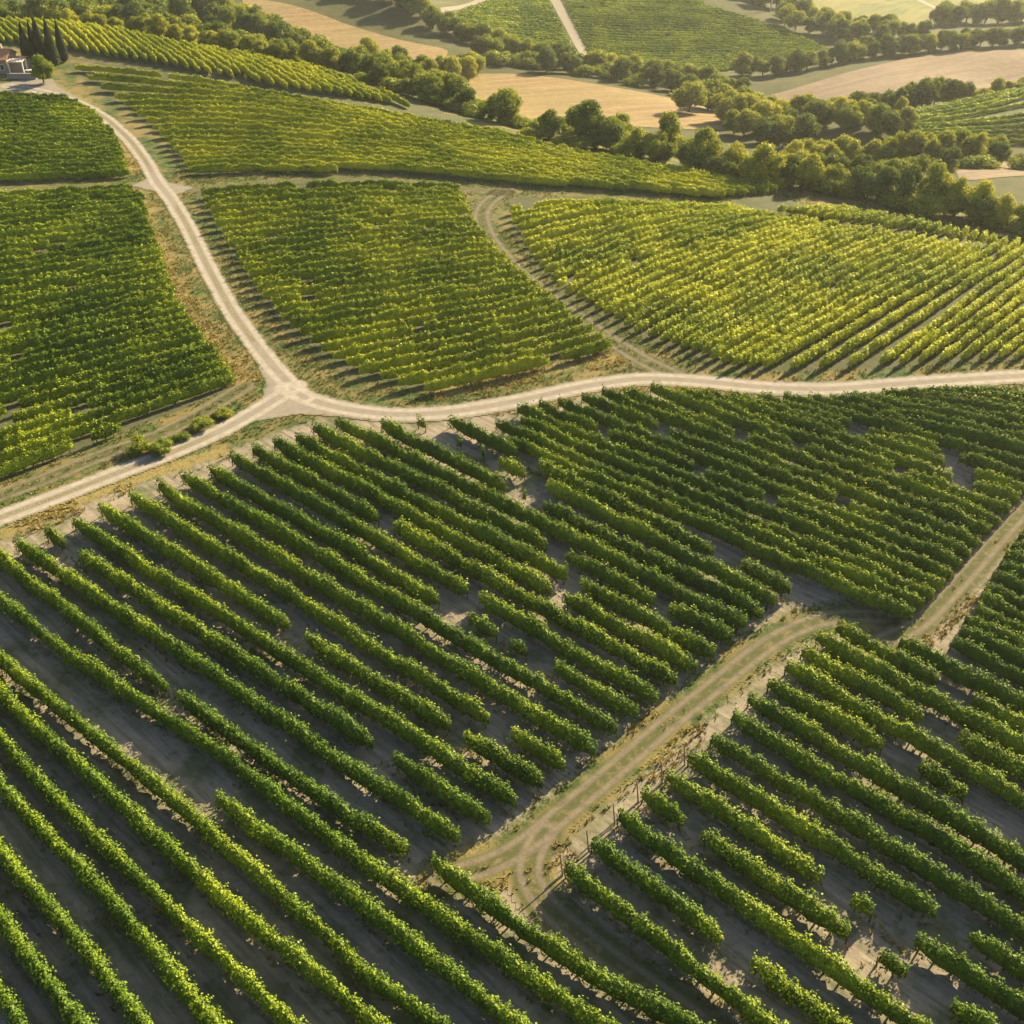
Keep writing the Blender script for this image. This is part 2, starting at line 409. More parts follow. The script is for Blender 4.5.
# family rows from guides
def family(key):
    b = BL[key]; poly = b['wpoly']; G = []
    for g in b['guides']:
        ex = 0
        if isinstance(g, tuple): g, ex = g
        W_ = unproj(g, VDZ)[:, :2]
        if ex:
            d_ = W_[-1] - W_[-2]; W_ = np.vstack([W_, W_[-1] + d_ / np.linalg.norm(d_) * ex])
        G.append(resample(smooth(W_, 2.0, 6), 1e9) if False else smooth(W_, 2.0, 8))
    K = 60
    def rs(P):
        seg = np.r_[0, np.cumsum(np.linalg.norm(np.diff(P, axis=0), axis=1))]; t = np.linspace(0, seg[-1], K)
        return np.stack([np.interp(t, seg, P[:, 0]), np.interp(t, seg, P[:, 1])], -1)
    G = [rs(g) for g in G]
    out = []
    for a in range(len(G) - 1):
        A, B = G[a], G[a + 1]
        tang = (A[-1] - A[0]); tang /= np.linalg.norm(tang); nrm = np.array([-tang[1], tang[0]])
        # distance of B's nearest points from A (perpendicular), over the middle
        dd = np.array([np.min(np.linalg.norm(A - q, axis=1)) for q in B[10:50:4]])
        n = max(1, int(round(np.median(dd) / b['sp'])))
        for i in range(n + (1 if a == len(G) - 2 else 0)):
            f = i / n; out.append(A * (1 - f) + B * f)
    rows = []
    for ln in out:
        fine = resample(ln, .5)
        m = inside(poly, fine[:, 0], fine[:, 1])
        idx = np.flatnonzero(m)
        if len(idx) < 12: continue
        # keep the longest run
        runs = np.split(idx, np.flatnonzero(np.diff(idx) > 3) + 1); r_ = max(runs, key=len)
        if len(r_) < 12: continue
        rows.append(fine[r_[0]:r_[-1] + 1])
    return rows
for key in ('L', 'M', 'TL', 'U', 'T', 'Y'):
    for ln in family(key): ROWS.append(dict(block=key, line=ln))

# gaps: (px, py, length m)
GAPS = [(181,683,1.2),(303,627,1.6),(388,747,1.5),(388,519,2.2),(457,605,3.4),(476,592,1.0),(462,728,1.2),(505,722,1.4),(545,655,2.6),(560,545,1.8),(661,605,1.2),
        (728,558,2.6),(500,637,1.2),(565,585,1.2),(452,430,3.2),(430,428,2.0),(470,446,2.4),(500,470,3.0),(492,455,2.0),(530,480,2.6),(535,500,2.2),(522,460,2.4),(512,490,1.5),
        (860,425,1.8),(853,433,1.2),(950,455,1.8),(958,466,2.0),(962,478,1.8),(700,470,1.2),(770,500,1.0),(800,440,1.0),(742,432,1.0),(660,430,1.0),
        (958,686,3.0),(947,718,2.6),(910,748,2.4),(848,876,1.8),(902,912,2.4),(940,975,3.0),(960,910,2.0),(1000,826,3.4),(743,942,2.0),(874,935,2.0),(700,820,1.0),(985,790,1.2),(600,432,.8),(840,500,1.0),(900,470,1.2)]
GW = unproj([(g[0], g[1]) for g in GAPS], 1.2)
GL = np.array([g[2] for g in GAPS]) * .72
CUT = {'Y': (unproj([(707,205),(768,216),(860,230),(918,239),(975,248)]), 1.3), 'U': (unproj([(150,94),(200,95),(256,98),(318,106),(388,116),(431,124),(501,137)]), .6)}

# ------------------------------------------------------------------ ground attributes
blocks_poly = [b['wpoly'] for b in BL.values()]
FRONT = unproj([(-80,600),(-40,556),(0,540),(100,496),(200,460),(320,416),(420,420),(520,402),(640,386),(760,394),(1024,388),(1120,386),(1120,1100),(512,1200),(-80,1100)])
blocks_poly.append(FRONT)
DRYL = [road_line(p) for p in ([(135,190),(150,215),(158,245),(170,280),(185,312),(205,338),(228,362),(240,380)], [(117,128),(129,150),(134,172)], [(440,392),(520,376),(570,364),(620,356)],
        [(120,186),(165,190)],[(55,84),(75,95),(95,108)],[(640,762),(680,728)], [(900,640),(950,600),(1000,540)], [(470,850),(520,880)],
        [(0,535),(120,484),(220,452)], [(560,880),(545,865)], [(500,405),(640,382),(740,390)])]
def ground_attrs(x, y):
    crown = np.zeros(x.shape); road = np.full(x.shape, -9.0); rut = np.full(x.shape, 9.0)
    for k, (ln, wd) in RL.items():
        d = segdist(ln, x, y); road = np.maximum(road, wd / 2 - d); rut = np.minimum(rut, np.abs(d - .80))
        crown = np.maximum(crown, np.where((d < 1.2) & (k != 'right'), 1., 0.))
    crown = np.where((sdf(JUNC, x, y) > -2) | (sdf(JUNC2, x, y) > -1) | (sdf(DRIVE, x, y) > -1), 0, crown)
    for j in (JUNC, JUNC2, DRIVE):
        road = np.maximum(road, sdf(j, x, y))
    trk = np.full(x.shape, -9.0); trut = np.full(x.shape, 9.0)
    for k, (ln, wd) in TLN.items():
        d = segdist(ln, x, y); trk = np.maximum(trk, wd / 2 - d)
        if k not in ('crossl', 'crossr', 'crest'): trut = np.minimum(trut, np.abs(d - (.85 if k in ('mid', 'lower') else .58)))
        else: trut = np.minimum(trut, np.where(d < wd * .5, .30, 9))
    trk = np.maximum(trk, sdf(JUNC3, x, y))
    vine = np.full(x.shape, -9.0)
    for p in blocks_poly: vine = np.maximum(vine, sdf(p, x, y))
    for k_t in ('front', 'bend'):
        vine = np.minimum(vine, (segdist(TLN[k_t][0], x, y) - (1.7 if k_t == 'front' else 1.2)) * 1.0)
    green = vine.copy()
    for p in blocks_poly[:-1]: green = np.maximum(green, sdf(p, x, y)) if False else green
    green = np.clip(-sdf(FRONT, x, y), -1, 1) * .5 + .5
    dry = np.full(x.shape, -9.0)
    for ln in DRYL: dry = np.maximum(dry, 1.2 - segdist(ln, x, y))
    return dict(crown=crown, green=green, road=np.clip(road, -6, 6), rut=np.clip(rut, 0, 6), trk=np.clip(trk, -6, 6), trut=np.clip(trut, 0, 6), vine=np.clip(vine, -6, 6), dry=np.clip(dry, -6, 6))

def terrain_material():
    m, t = new_mat("terrain"); k = N(t)
    P = k.pos()
    nA = k.noise(P, .25, 5, .6); nB = k.noise(P, 1.3, 5, .6); nC = k.noise(P, 6.0, 4, .6); nD = k.noise(P, .06, 3)
    along = k.mapping(P, (0, 0, R(-43)), (1, 1, 1))          # x' across the rows, y' along them
    st = k.noise(k.mapping(k.mapping(P, (0, 0, R(-47 + 90)), (1, 1, 1)), (0, 0, 0), (.16, 2.2, 1)), 1.0, 4, .6)
    # grass
    g = k.mix(k.ramp(nB, .35, .65), (.030, .058, .016), (.085, .105, .030))
    g = k.mix(k.ramp(k.math('ADD', nA, k.math('MULTIPLY', nC, .35)), .56, .82), g, (.18, .135, .055))
    g = k.mix(k.math('MULTIPLY', k.attr("wood"), .8), g, k.mix(nB, (.030, .036, .014), (.065, .065, .026)))
    # soil in the vineyards
    s = k.mix(k.ramp(nB, .3, .7), (.20, .160, .126), (.32, .262, .205))
    s = k.mix(k.math('MULTIPLY', k.ramp(k.math('ADD', k.math('MULTIPLY', st, .6), k.math('MULTIPLY', nB, .4)), .44, .60), .65), s, (.075, .080, .045))
    st2 = k.noise(k.mapping(k.mapping(P, (0, 0, R(43)), (1, 1, 1)), (0, 0, 0), (.35, 5.0, 1)), 1.0, 3, .6)
    s = k.mix(k.math('MULTIPLY', k.ramp(st2, .50, .75), .28), s, (.27, .225, .175))
    s = k.mix(k.math('MULTIPLY', k.ramp(nC, .60, .75), .4), s, (.22, .18, .13))
    s = k.mix(k.math('MULTIPLY', k.ramp(k.math('ADD', nA, k.math('MULTIPLY', nB, .4)), .66, .86), .65), s, (.055, .075, .025))
    s = k.mix(k.math('MULTIPLY', k.attr("green"), .8), s, k.mix(nB, (.028, .042, .012), (.070, .075, .032)))
    wob = k.math('MULTIPLY', k.math('SUBTRACT', k.math('ADD', nB, k.math('MULTIPLY', nC, .5)), .75), 2.2)
    c = k.mix(k.ramp(k.math('ADD', k.attr("vine"), wob), -.5, .6), g, s)
    # dry straw
    dr = k.mix(k.ramp(nC, .35, .65), (.15, .115, .04), (.26, .20, .075))
    c = k.mix(k.math('MULTIPLY', k.ramp(k.math('ADD', k.attr("dry"), k.math('MULTIPLY', wob, 1.3)), -.1, .9), .85), c, dr)
    # tracks: packed dry earth with two ruts and grass between
    tc = k.mix(k.ramp(nB, .3, .7), (.115, .094, .068), (.18, .148, .108))
    ti = k.mix(k.ramp(k.math('ADD', nB, k.math('MULTIPLY', nC, .3)), .60, .86), (.070, .076, .030), (.155, .122, .066))
    rutf = k.ramp(k.math('ADD', k.attr("trut"), k.math('MULTIPLY', wob, .34)), .08, .34, 1, 0)
    tcol = k.mix(rutf, ti, tc)
    c = k.mix(k.ramp(k.math('ADD', k.attr("trk"), k.math('MULTIPLY', wob, .45)), -.15, .5), c, tcol)
    # gravel road
    rc = k.mix(k.ramp(nB, .3, .7), (.24, .21, .175), (.33, .29, .245))
    rc = k.mix(k.math('MULTIPLY', k.ramp(nC, .55, .8), .15), rc, (.40, .36, .30))
    rc = k.mix(k.math('MULTIPLY', k.ramp(k.math('ADD', k.attr("rut"), k.math('MULTIPLY', wob, .25)), .18, .5), .6), rc, (.145, .122, .096))
    rmid = k.mix(k.ramp(nC, .4, .65), (.11, .105, .055), (.25, .20, .135))
    rr = k.math('MULTIPLY', k.ramp(k.math('ADD', k.attr("rut"), k.math('MULTIPLY', wob, .12)), .34, .66), k.ramp(nD, .40, .56, .6, 1.0))
    rc = k.mix(k.math('MULTIPLY', rr, k.ramp(k.attr("crown"), .3, .7)), rc, rmid)
    c = k.mix(k.ramp(k.math('ADD', k.attr("road"), k.math('MULTIPLY', wob, .5)), -.15, .35), c, rc)
    h = k.math('ADD', k.math('MULTIPLY', nC, .5), nB)
    k.out(principled(k, c, .95, k.bump(h, .45, .08), .1))
    return m
M_TERR = terrain_material()

def axis(segs):
    out = [segs[0][0]]
    for a, b, s in segs:
        n = max(1, int(round((b - a) / s))); out += list(np.linspace(a, b, n + 1)[1:])
    return np.array(out)
gx = axis([(-3000, -1200, 200), (-1200, -400, 40), (-400, -150, 6), (-150, 130, 1.3), (130, 300, 4), (300, 1200, 40), (1200, 3000, 200)])
gy = axis([(-800, -100, 70), (-100, 20, 10), (20, 290, 1.3), (290, 560, 5), (560, 1200, 30), (1200, 4000, 200)])
X, Yg = np.meshgrid(gx, gy, indexing='xy')
Z = hz(X, Yg)
near = (X > -200) & (X < 160) & (Yg > 15) & (Yg < 300)
at = {k2: np.full(X.shape, v) for k2, v in dict(wood=1., crown=0., green=0., road=-6., rut=6., trk=-6., trut=6., vine=-6., dry=-6.).items()}
ga = ground_attrs(X[near], Yg[near])
ga['wood'] = np.clip((Yg[near] - np.interp(X[near], [-170, -120, -100, -60, -22, 0, 20, 45, 75, 120], [285, 268, 257, 240, 216, 203, 190, 172, 157, 142])) / 6, 0, 1)
for k2 in at: at[k2][near] = ga[k2]
nx, ny = len(gx), len(gy)
ii = (np.arange(ny - 1)[:, None] * nx + np.arange(nx - 1)[None]).ravel()
quads = np.c_[ii, ii + 1, ii + nx + 1, ii + nx]
me = mesh_np("ground", np.c_[X.ravel(), Yg.ravel(), Z.ravel()], quads, None, [M_TERR], None, len(quads), {k2: v.ravel() for k2, v in at.items()})
ground = tag(add("ground", me), kind="structure")

def strip_sheet(name, test, bbox, step, lift):
    xs = np.arange(bbox[0], bbox[1], step); ys = np.arange(bbox[2], bbox[3], step)
    A, B = np.meshgrid(xs, ys, indexing='xy'); keep = test(A, B)
    cell = keep[:-1, :-1] & keep[1:, :-1] & keep[:-1, 1:] & keep[1:, 1:]
    jj, kk = np.nonzero(cell); n = len(xs)
    i0 = jj * n + kk; Q = np.c_[i0, i0 + 1, i0 + n + 1, i0 + n]
    used, inv = np.unique(Q, return_inverse=True); Q = inv.reshape(Q.shape)
    x = A.ravel()[used]; y = B.ravel()[used]
    ats = ground_attrs(x, y)
    me = mesh_np(name, np.c_[x, y, hz(x, y) + lift], Q, None, [M_TERR], None, len(Q), ats)
    return tag(add(name, me), kind="structure")
def near_line(lines, polys=(), m=.25):
    def f(A, B):
        r_ = np.zeros(A.shape, bool)
        for ln, wd in lines:
            lo = ln[:, :2].min(0) - 5; hi = ln[:, :2].max(0) + 5
            box = (A > lo[0]) & (A < hi[0]) & (B > lo[1]) & (B < hi[1])
            d = segdist(ln, A[box], B[box]); q = r_[box]; q |= d < wd / 2 + m; r_[box] = q
        for p in polys:
            r_ |= sdf(p, A, B) > -m
        return r_
    return f
strip_sheet("road", near_line(RL.values(), (JUNC, JUNC2, DRIVE)), (-125, 60, 70, 240), .25, .05)
for nm, keys, bb in (("farm_track", ('mid',), (-30, 30, 98, 172)), ("grass_track", ('front', 'bend'), (-10, 32, 25, 75)), ("dry_lane", ('dry',), (20, 70, 55, 100)),
                     ("field_path", ('crossl',), (-110, -50, 150, 185)), ("sandy_path", ('crossr',), (-62, 10, 155, 185)), ("headland_track", ('lower',), (-62, -18, 75, 105)),
                     ("crest_path", ('crest',), (-115, -20, 195, 250))):
    strip_sheet(nm, near_line([TLN[k2] for k2 in keys]), bb, .25, .025)

# far fields as sheets of their own
def field(name, pts, mat, lift=.08, step=4.0):
    Wp = resample(np.vstack([unproj(pts), unproj([pts[0]])]), step)[:-1]
    lo = Wp[:, :2].min(0); hi = Wp[:, :2].max(0)
    A, B = np.meshgrid(np.arange(lo[0], hi[0], step), np.arange(lo[1], hi[1], step)); A = A.ravel(); B = B.ravel()
    k2 = sdf(Wp, A, B) > step * .4
    V2 = [Vector((a, b)) for a, b in Wp[:, :2]] + [Vector((a, b)) for a, b in zip(A[k2], B[k2])]
    n = len(Wp)
    vo, eo, fo, _, _, _ = mgeo.delaunay_2d_cdt(V2, [(i, (i + 1) % n) for i in range(n)], [], 1, 1e-4)
    V = np.array([(v.x, v.y) for v in vo])
    me = mesh_np(name, np.c_[V, hz(V[:, 0], V[:, 1]) + lift], None, [f for f in fo if len(f) == 3], [mat], None, 10 ** 7 if False else len(fo))
    return tag(add(name, me), kind="structure")

def field_mat(name, a, b, c2, rot, sx, band=.5, streak=1.0):
    m, t = new_mat(name); k = N(t); P = k.pos()
    rowv = k.mapping(k.mapping(P, (0, 0, R(rot))), (0, 0, 0), (sx, .03, .03))
    s1 = k.noise(rowv, 1.0, 3, .6); n1 = k.noise(P, .035, 4); n2 = k.noise(P, .5, 4, .65)
    c = k.mix(k.ramp(s1, .35, .65), a, b)
    c = k.mix(k.math('MULTIPLY', k.ramp(n1, .42, .62), band), c, c2)
    c = k.mix(k.math('MULTIPLY', k.ramp(n2, .45, .7), .35 * streak), c, tuple(x * 1.35 for x in b))
    k.out(principled(k, c, .95, k.bump(n2, .7, .3), .08)); return m
M_WHEAT = field_mat("wheat_stubble", (.17, .115, .055), (.235, .165, .08), (.175, .14, .06), 70, .5)
M_PLOUGH = field_mat("pale_stubble", (.140, .105, .075), (.19, .140, .095), (.165, .115, .075), 60, .4)
M_MEADOW = field_mat("meadow_grass", (.075, .09, .03), (.125, .13, .04), (.20, .155, .055), 30, .3)
M_FARV = field_mat("vineyard_floor", (.075, .078, .035), (.11, .10, .05), (.07, .085, .03), 20, .3)
field("wheat_field", [(262,0),(330,18),(372,32),(430,46),(448,50),(446,62),(380,68),(330,66),(290,40),(255,20),(235,-6),(250,-6)], M_WHEAT)
field("wheat_field", [(436,80),(470,74),(520,74),(570,80),(640,92),(700,106),(745,118),(765,126),(730,130),(640,127),(560,122),(480,112),(448,100)], M_WHEAT)
field("ploughed_field", [(752,100),(790,90),(850,72),(900,60),(940,54),(1024,50),(1150,46),(1150,84),(1024,80),(960,90),(880,108),(820,128),(765,136)], M_PLOUGH)
field("vineyard_slope", [(405,-12),(560,-12),(700,-8),(705,6),(760,22),(800,36),(836,52),(800,62),(740,72),(680,76),(620,72),(560,56),(500,40),(450,22),(420,8)], M_FARV)
field("vineyard_slope", [(870,124),(900,112),(960,100),(1024,87),(1120,66),(1120,150),(1024,147),(960,146),(900,140)], M_FARV)
field("hazy_meadow", [(795,-14),(985,-14),(950,14),(936,24),(880,30),(835,20),(808,8)], M_MEADOW)
field("hazy_meadow", [(950,-14),(1120,-14),(1120,24),(1024,22),(960,18),(930,-2)], M_MEADOW)
field("dry_strip", [(945,166),(1024,162),(1090,160),(1090,174),(1024,176),(960,182)], M_PLOUGH)
M_PATH = simple("pale_path", (.20, .17, .13), .95, .2, .8)
def ribbon(name, pts, wd, mat, lift=.2):
    L = smooth(unproj(pts), 2.0, 4)[:, :2]
    T_ = np.gradient(L, axis=0); T_ /= np.linalg.norm(T_, axis=1)[:, None]; Nn = np.c_[-T_[:, 1], T_[:, 0]]
    cols = [L + Nn * wd * f for f in (-.5, -.25, 0, .25, .5)]
    P2 = np.stack(cols, 1); n = len(L)
    V = np.c_[P2.reshape(-1, 2), hz(P2.reshape(-1, 2)[:, 0], P2.reshape(-1, 2)[:, 1]) + lift]
    q = [(i * 5 + j, i * 5 + j + 1, i * 5 + j + 6, i * 5 + j + 5) for i in range(n - 1) for j in range(4)]
    return tag(add(name, mesh_np(name, V, q, None, [mat], None, len(q))), kind="structure")
ribbon("far_path", [(548,-10),(562,14),(574,36),(586,56)], 3.6, M_PATH)
ribbon("far_path", [(496,-8),(460,8),(425,18)], 3.6, M_PATH)
ribbon("far_path", [(905,114),(940,105),(985,96),(1040,84)], 1.4, M_PATH)
ribbon("far_path", [(918,0),(935,8),(944,13)], 3.0, M_PATH)

# ------------------------------------------------------------------ vine rows
def noise1(t, seed, per):
    r_ = np.random.default_rng(seed); tab = r_.uniform(-1, 1, 4096)
    u = t / per + 7.3; i = np.floor(u).astype(int); f = u - i; f = f * f * (3 - 2 * f)
    return tab[i % 4096] * (1 - f) + tab[(i + 1) % 4096] * f

LEAFCOUNT = 0
def row_mesh(line2, seed, mat, gaps=None, gl=None, height=1.85, half=.46, rate_gap=.012, cut=None, origin=(0, 0, 0), qual=1.0, bend=0.0):
    global LEAFCOUNT
    r_ = np.random.default_rng(seed)
    L = resample(line2, .4)
    # keep what the camera frame (with a margin) can see
    P3 = np.c_[L, hz(L[:, 0], L[:, 1]) + 1.0]
    pj = proj(P3)
    vis = (pj[:, 2] > 1) & (pj[:, 0] > -220) & (pj[:, 0] < 1244) & (pj[:, 1] > -120) & (pj[:, 1] < 1200)
    idx = np.flatnonzero(vis)
    if len(idx) < 8: return None
    L = L[idx[0]:idx[-1] + 1]
    dist = float(np.median(np.linalg.norm(np.c_[L, np.zeros(len(L))] - np.array([0, 0, CAMH]), axis=1)))
    step = .34 if dist < 115 else (.45 if dist < 170 else .7)
    L = resample(L, step); n = len(L); t = np.arange(n) * step
    T_ = np.gradient(L, axis=0); T_ /= np.linalg.norm(T_, axis=1)[:, None]; Nn = np.c_[-T_[:, 1], T_[:, 0]]
    L = L + Nn * (noise1(t, seed + 5, 6.0) * .10)[:, None]
    pres = np.ones(n, bool)
    k_ = int(t[-1] * rate_gap) if rate_gap else 0
    for _ in range(r_.poisson(t[-1] * rate_gap)):
        c0 = r_.uniform(0, t[-1]); w0 = r_.choice([.5, .7, 1.0, 1.5], p=[.6, .28, .09, .03]); pres[np.abs(t - c0) < w0] = False
    if gaps is not None:
        for g, gl_ in zip(gaps, gl):
            d = L - g[:2]; j = np.argmin((d ** 2).sum(1))
            if abs(d[j] @ Nn[j]) < 1.15 and np.hypot(*d[j]) < 1.6:
                pres[np.abs(t - t[j]) < gl_ / 2 + .2] = False
    if cut is not None: pres &= segdist(cut[0], L[:, 0], L[:, 1]) > cut[1]
    z0 = hz(L[:, 0], L[:, 1])
    vine = 1.05
    lump = .5 + .5 * np.cos(2 * np.pi * (t / vine + .5 * noise1(t, seed + 9, 3)))
    H_ = height * (1 + .17 * noise1(t, seed + 1, 1.5) + .09 * noise1(t, seed + 2, 7.0) + .22 * (lump - .5))
    Wd = half * (1 + .30 * noise1(t, seed + 3, 1.3) + .14 * noise1(t, seed + 4, 6.0) + .42 * (lump - .5))
    # thin near a gap
    edge = np.minimum.reduce([np.where(pres, 1., 0.)] + [np.roll(np.where(pres, 1., 0.), s) for s in (-1, 1)])
    edge[0] = edge[-1] = 0
    off_ = np.flatnonzero(edge == 0); de = np.abs(np.arange(n)[:, None] - off_[None]).min(1) * step
    sc = np.clip(.5 + .5 * de / 1.1, 0, 1) ** .8; H_ = H_ * (.72 + .28 * sc); Wd = Wd * sc
    ns = 8 if dist < 115 else 6
    ang = np.linspace(0, 2 * np.pi, ns, endpoint=False) + np.pi / ns
    ca = np.sign(np.cos(ang)) * np.abs(np.cos(ang)) ** .8; sa = np.sign(np.sin(ang)) * np.abs(np.sin(ang)) ** .8
    zb = .04; jit = 1 + r_.normal(0, .09, (n, ns))
    cz = (H_ + zb) / 2; hh = (H_ - zb) / 2
    ce = np.clip(.15 + .85 * de / 1.2, 0, 1); cz = (H_ + zb) / 2; hh = (H_ - zb) / 2
    tap = 1 - .34 * np.clip(sa, 0, 1)
    off = (ca * tap)[None] * (Wd * ce)[:, None] * jit * .62; zz = cz[:, None] + sa[None] * (hh * (.35 + .65 * ce))[:, None] * jit * .80
    C = np.empty((n, ns, 3)); C[..., :2] = L[:, None] + Nn[:, None] * off[..., None]; C[..., 2] = z0[:, None] + zz
    V = [C.reshape(-1, 3)]
    i_ = np.flatnonzero(pres[:-1] & pres[1:]); js = np.arange(ns); jn = (js + 1) % ns
    Q = np.stack([(i_[:, None] * ns + js), (i_[:, None] * ns + jn), ((i_ + 1)[:, None] * ns + jn), ((i_ + 1)[:, None] * ns + js)], -1).reshape(-1, 4)
    # end caps of every run as quads
    caps = []
    a_ = pres & ~np.r_[False, pres[:-1]]; b_ = pres & ~np.r_[pres[1:], False]
    for i in np.flatnonzero(a_ | b_):
        o = i * ns
        caps += [(o, o + 1, o + 2, o + 3), (o, o + 3, o + 4, o + 5)] + ([(o, o + 5, o + 6, o + 7)] if ns == 8 else [])
    Q = np.vstack([Q, np.array(caps, int)]) if caps else Q
    ncore = len(Q); base = n * ns
    # leaves
    s = float(np.clip(.125 + .00060 * dist, .13, .42)) * (1.0 if qual >= 1 else 1.1)
    dens = 5.6 / (s * s) * qual
    nl = int(t[-1] * dens)
    u = r_.uniform(0, n - 1.001, nl); iu = u.astype(int); fr = (u - iu)[:, None]
    ok = pres[iu] & pres[iu + 1]; u = u[ok]; iu = iu[ok]; fr = fr[ok]; nl = len(u)
    a = r_.uniform(-.35, np.pi + .35, nl)
    flip = r_.random(nl) < .12; a[flip] = r_.uniform(0, 2 * np.pi, flip.sum())
    cc = L[iu] * (1 - fr) + L[iu + 1] * fr; fl = fr[:, 0]
    wd = Wd[iu] * (1 - fl) + Wd[iu + 1] * fl; hg = hh[iu] * (1 - fl) + hh[iu + 1] * fl; czl = cz[iu] * (1 - fl) + cz[iu + 1] * fl; zg = z0[iu] * (1 - fl) + z0[iu + 1] * fl
    rad = r_.normal(.93, .19 if dist < 115 else .13, nl); rad += (r_.random(nl) < .05) * r_.uniform(.1, .35, nl)
    nr = Nn[iu]; tg = T_[iu]
    cosa = np.sign(np.cos(a)) * np.abs(np.cos(a)) ** .8 * (1 - .34 * np.clip(np.sin(a), 0, 1)); sina = np.sign(np.sin(a)) * np.abs(np.sin(a)) ** .8
    ctr = np.empty((nl, 3)); ctr[:, :2] = cc + nr * (cosa * wd * rad)[:, None]; ctr[:, 2] = zg + czl + sina * hg * rad
    sh_ = (r_.random(nl) < .035) & (a > .6) & (a < 2.6); ctr[sh_, 2] += r_.uniform(.1, .38, sh_.sum())
    out = np.c_[nr * np.cos(a)[:, None], np.sin(a)]
    nv = out * .95 + r_.normal(0, .34, (nl, 3)) + np.array([0, 0, .30]); nv /= np.linalg.norm(nv, axis=1)[:, None]
    rv = r_.normal(0, 1, (nl, 3)); e1 = np.cross(nv, rv); e1 /= np.linalg.norm(e1, axis=1)[:, None]; e2 = np.cross(nv, e1)
    sz = s * r_.uniform(.55, 1.25, nl)[:, None] * .5
    tri = nl if dist > 125 else 0
    if tri:
        LV = np.stack([ctr + e1 * sz * 1.3, ctr - e1 * sz * .7 + e2 * sz * 1.15, ctr - e1 * sz * .7 - e2 * sz * 1.15], 1).reshape(-1, 3)
        LT = base + np.arange(nl * 3).reshape(-1, 3); LQ = np.zeros((0, 4), int)
    else:
        LV = np.stack([ctr + e1 * sz, ctr + e2 * sz * .85 + nv * sz * .25, ctr - e1 * sz, ctr - e2 * sz * .85 + nv * sz * .25], 1).reshape(-1, 3)
        LQ = base + np.arange(nl * 4).reshape(-1, 4); LT = np.zeros((0, 3), int)
    V.append(LV); base += len(LV); LEAFCOUNT += nl
    # stems (one per vine), only where they can be made out
    SQ = []
    if dist < 120:
        pi_ = np.arange(0, n - 1, max(1, int(round(vine / step)))); pi_ = pi_[pres[pi_]]
        m_ = len(pi_); rr = .045
        sq = np.array([(-1, -1), (1, -1), (1, 1), (-1, 1)]) * rr
        b0 = np.empty((m_, 2, 4, 3)); lean = r_.normal(0, .06, (m_, 2))
        b0[:, 0, :, :2] = L[pi_][:, None] + sq[None]; b0[:, 0, :, 2] = z0[pi_][:, None] - .05
        b0[:, 1, :, :2] = (L[pi_] + lean)[:, None] + sq[None] * .7; b0[:, 1, :, 2] = z0[pi_][:, None] + .8
        V.append(b0.reshape(-1, 3)); o = base + np.arange(m_)[:, None] * 8
        for q in ((0, 1, 5, 4), (1, 2, 6, 5), (2, 3, 7, 6), (3, 0, 4, 7)): SQ.append(o + np.array(q))
    SQ = np.vstack(SQ) if SQ else np.zeros((0, 4), int)
    V = np.vstack(V) - np.array(origin)
    QQ = np.vstack([Q, LQ, SQ])
    midx = np.r_[np.zeros(ncore + len(LQ), int), np.ones(len(SQ), int), np.zeros(len(LT), int)]
    return mesh_np("vine_row", V, QQ, LT if len(LT) else None, [mat, M_STEM], midx, ncore), L, z0, T_, dist

def row_screen_size(line2):
    P3 = np.c_[line2, hz(line2[:, 0], line2[:, 1])]; pj = proj(resample(P3, .8)); ok = (pj[:, 0] > -15) & (pj[:, 0] < 1040) & (pj[:, 1] > 0) & (pj[:, 1] < 1024)
    if ok.sum() < 2: return 0
    q = pj[ok]; return np.hypot(*(q[-1, :2] - q[0, :2])) * 1.9 * FPX / q[:, 2].mean()

BLOCKLAB = {
 'F': ("vine row from the gravel road to the near side of the front track", "vine rows left of the front track"),
 'G': ("dark vine row crossing the bottom-left corner", "vine rows in the bottom-left corner"),
 'H': ("vine row between gravel road and the lane above the front track", "vine rows right of centre below the gravel road"),
 'R': ("vine row in the lower-right field", "vine rows of the lower-right field"),
 'S': ("vine row right of the dry brown lane", "vine rows at the right edge beyond the dry lane"),
 'L': ("leafy vine row in the left field below the house", "vine rows of the left field"),
 'M': ("vine row in the middle field between two tracks", "vine rows of the middle field"),
 'TL': ("vine row in the small field below the farmhouse", "vine rows below the farmhouse"),
 'U': ("yellow-green vine row on the broad upper slope", "vine rows of the broad upper slope"),
 'T': ("short slanting vine row on the top-left crest", "vine rows on the crest"),
 'Y': ("sunlit yellow vine row in the right hillside field", "vine rows of the sunlit right field"),
}
COUNTFROM = {'F': "counted up from the bend in the track", 'G': "counted from the track to the corner", 'H': "counted from the lane to the right", 'R': "counted up from its bottom-left row",
 'S': "counted up from the lane corner", 'L': "counted down from its top", 'M': "counted down from its top", 'TL': "counted down from its top", 'U': "counted down from the crest path",
 'T': "counted from the left", 'Y': "counted from its top-left corner"}
SEEN = [(row_screen_size(r_['line']), i) for i, r_ in enumerate(ROWS)]
order = sorted(SEEN, reverse=True)
print("ROWS", {k2: sum(1 for r_ in ROWS if r_['block'] == k2) for k2 in BLOCKLAB}, 'seen', sum(1 for s, _ in SEEN if s > 0))
keep = set(i for s, i in order[:300] if s > 0)
rest_meshes = []
cnt = {}
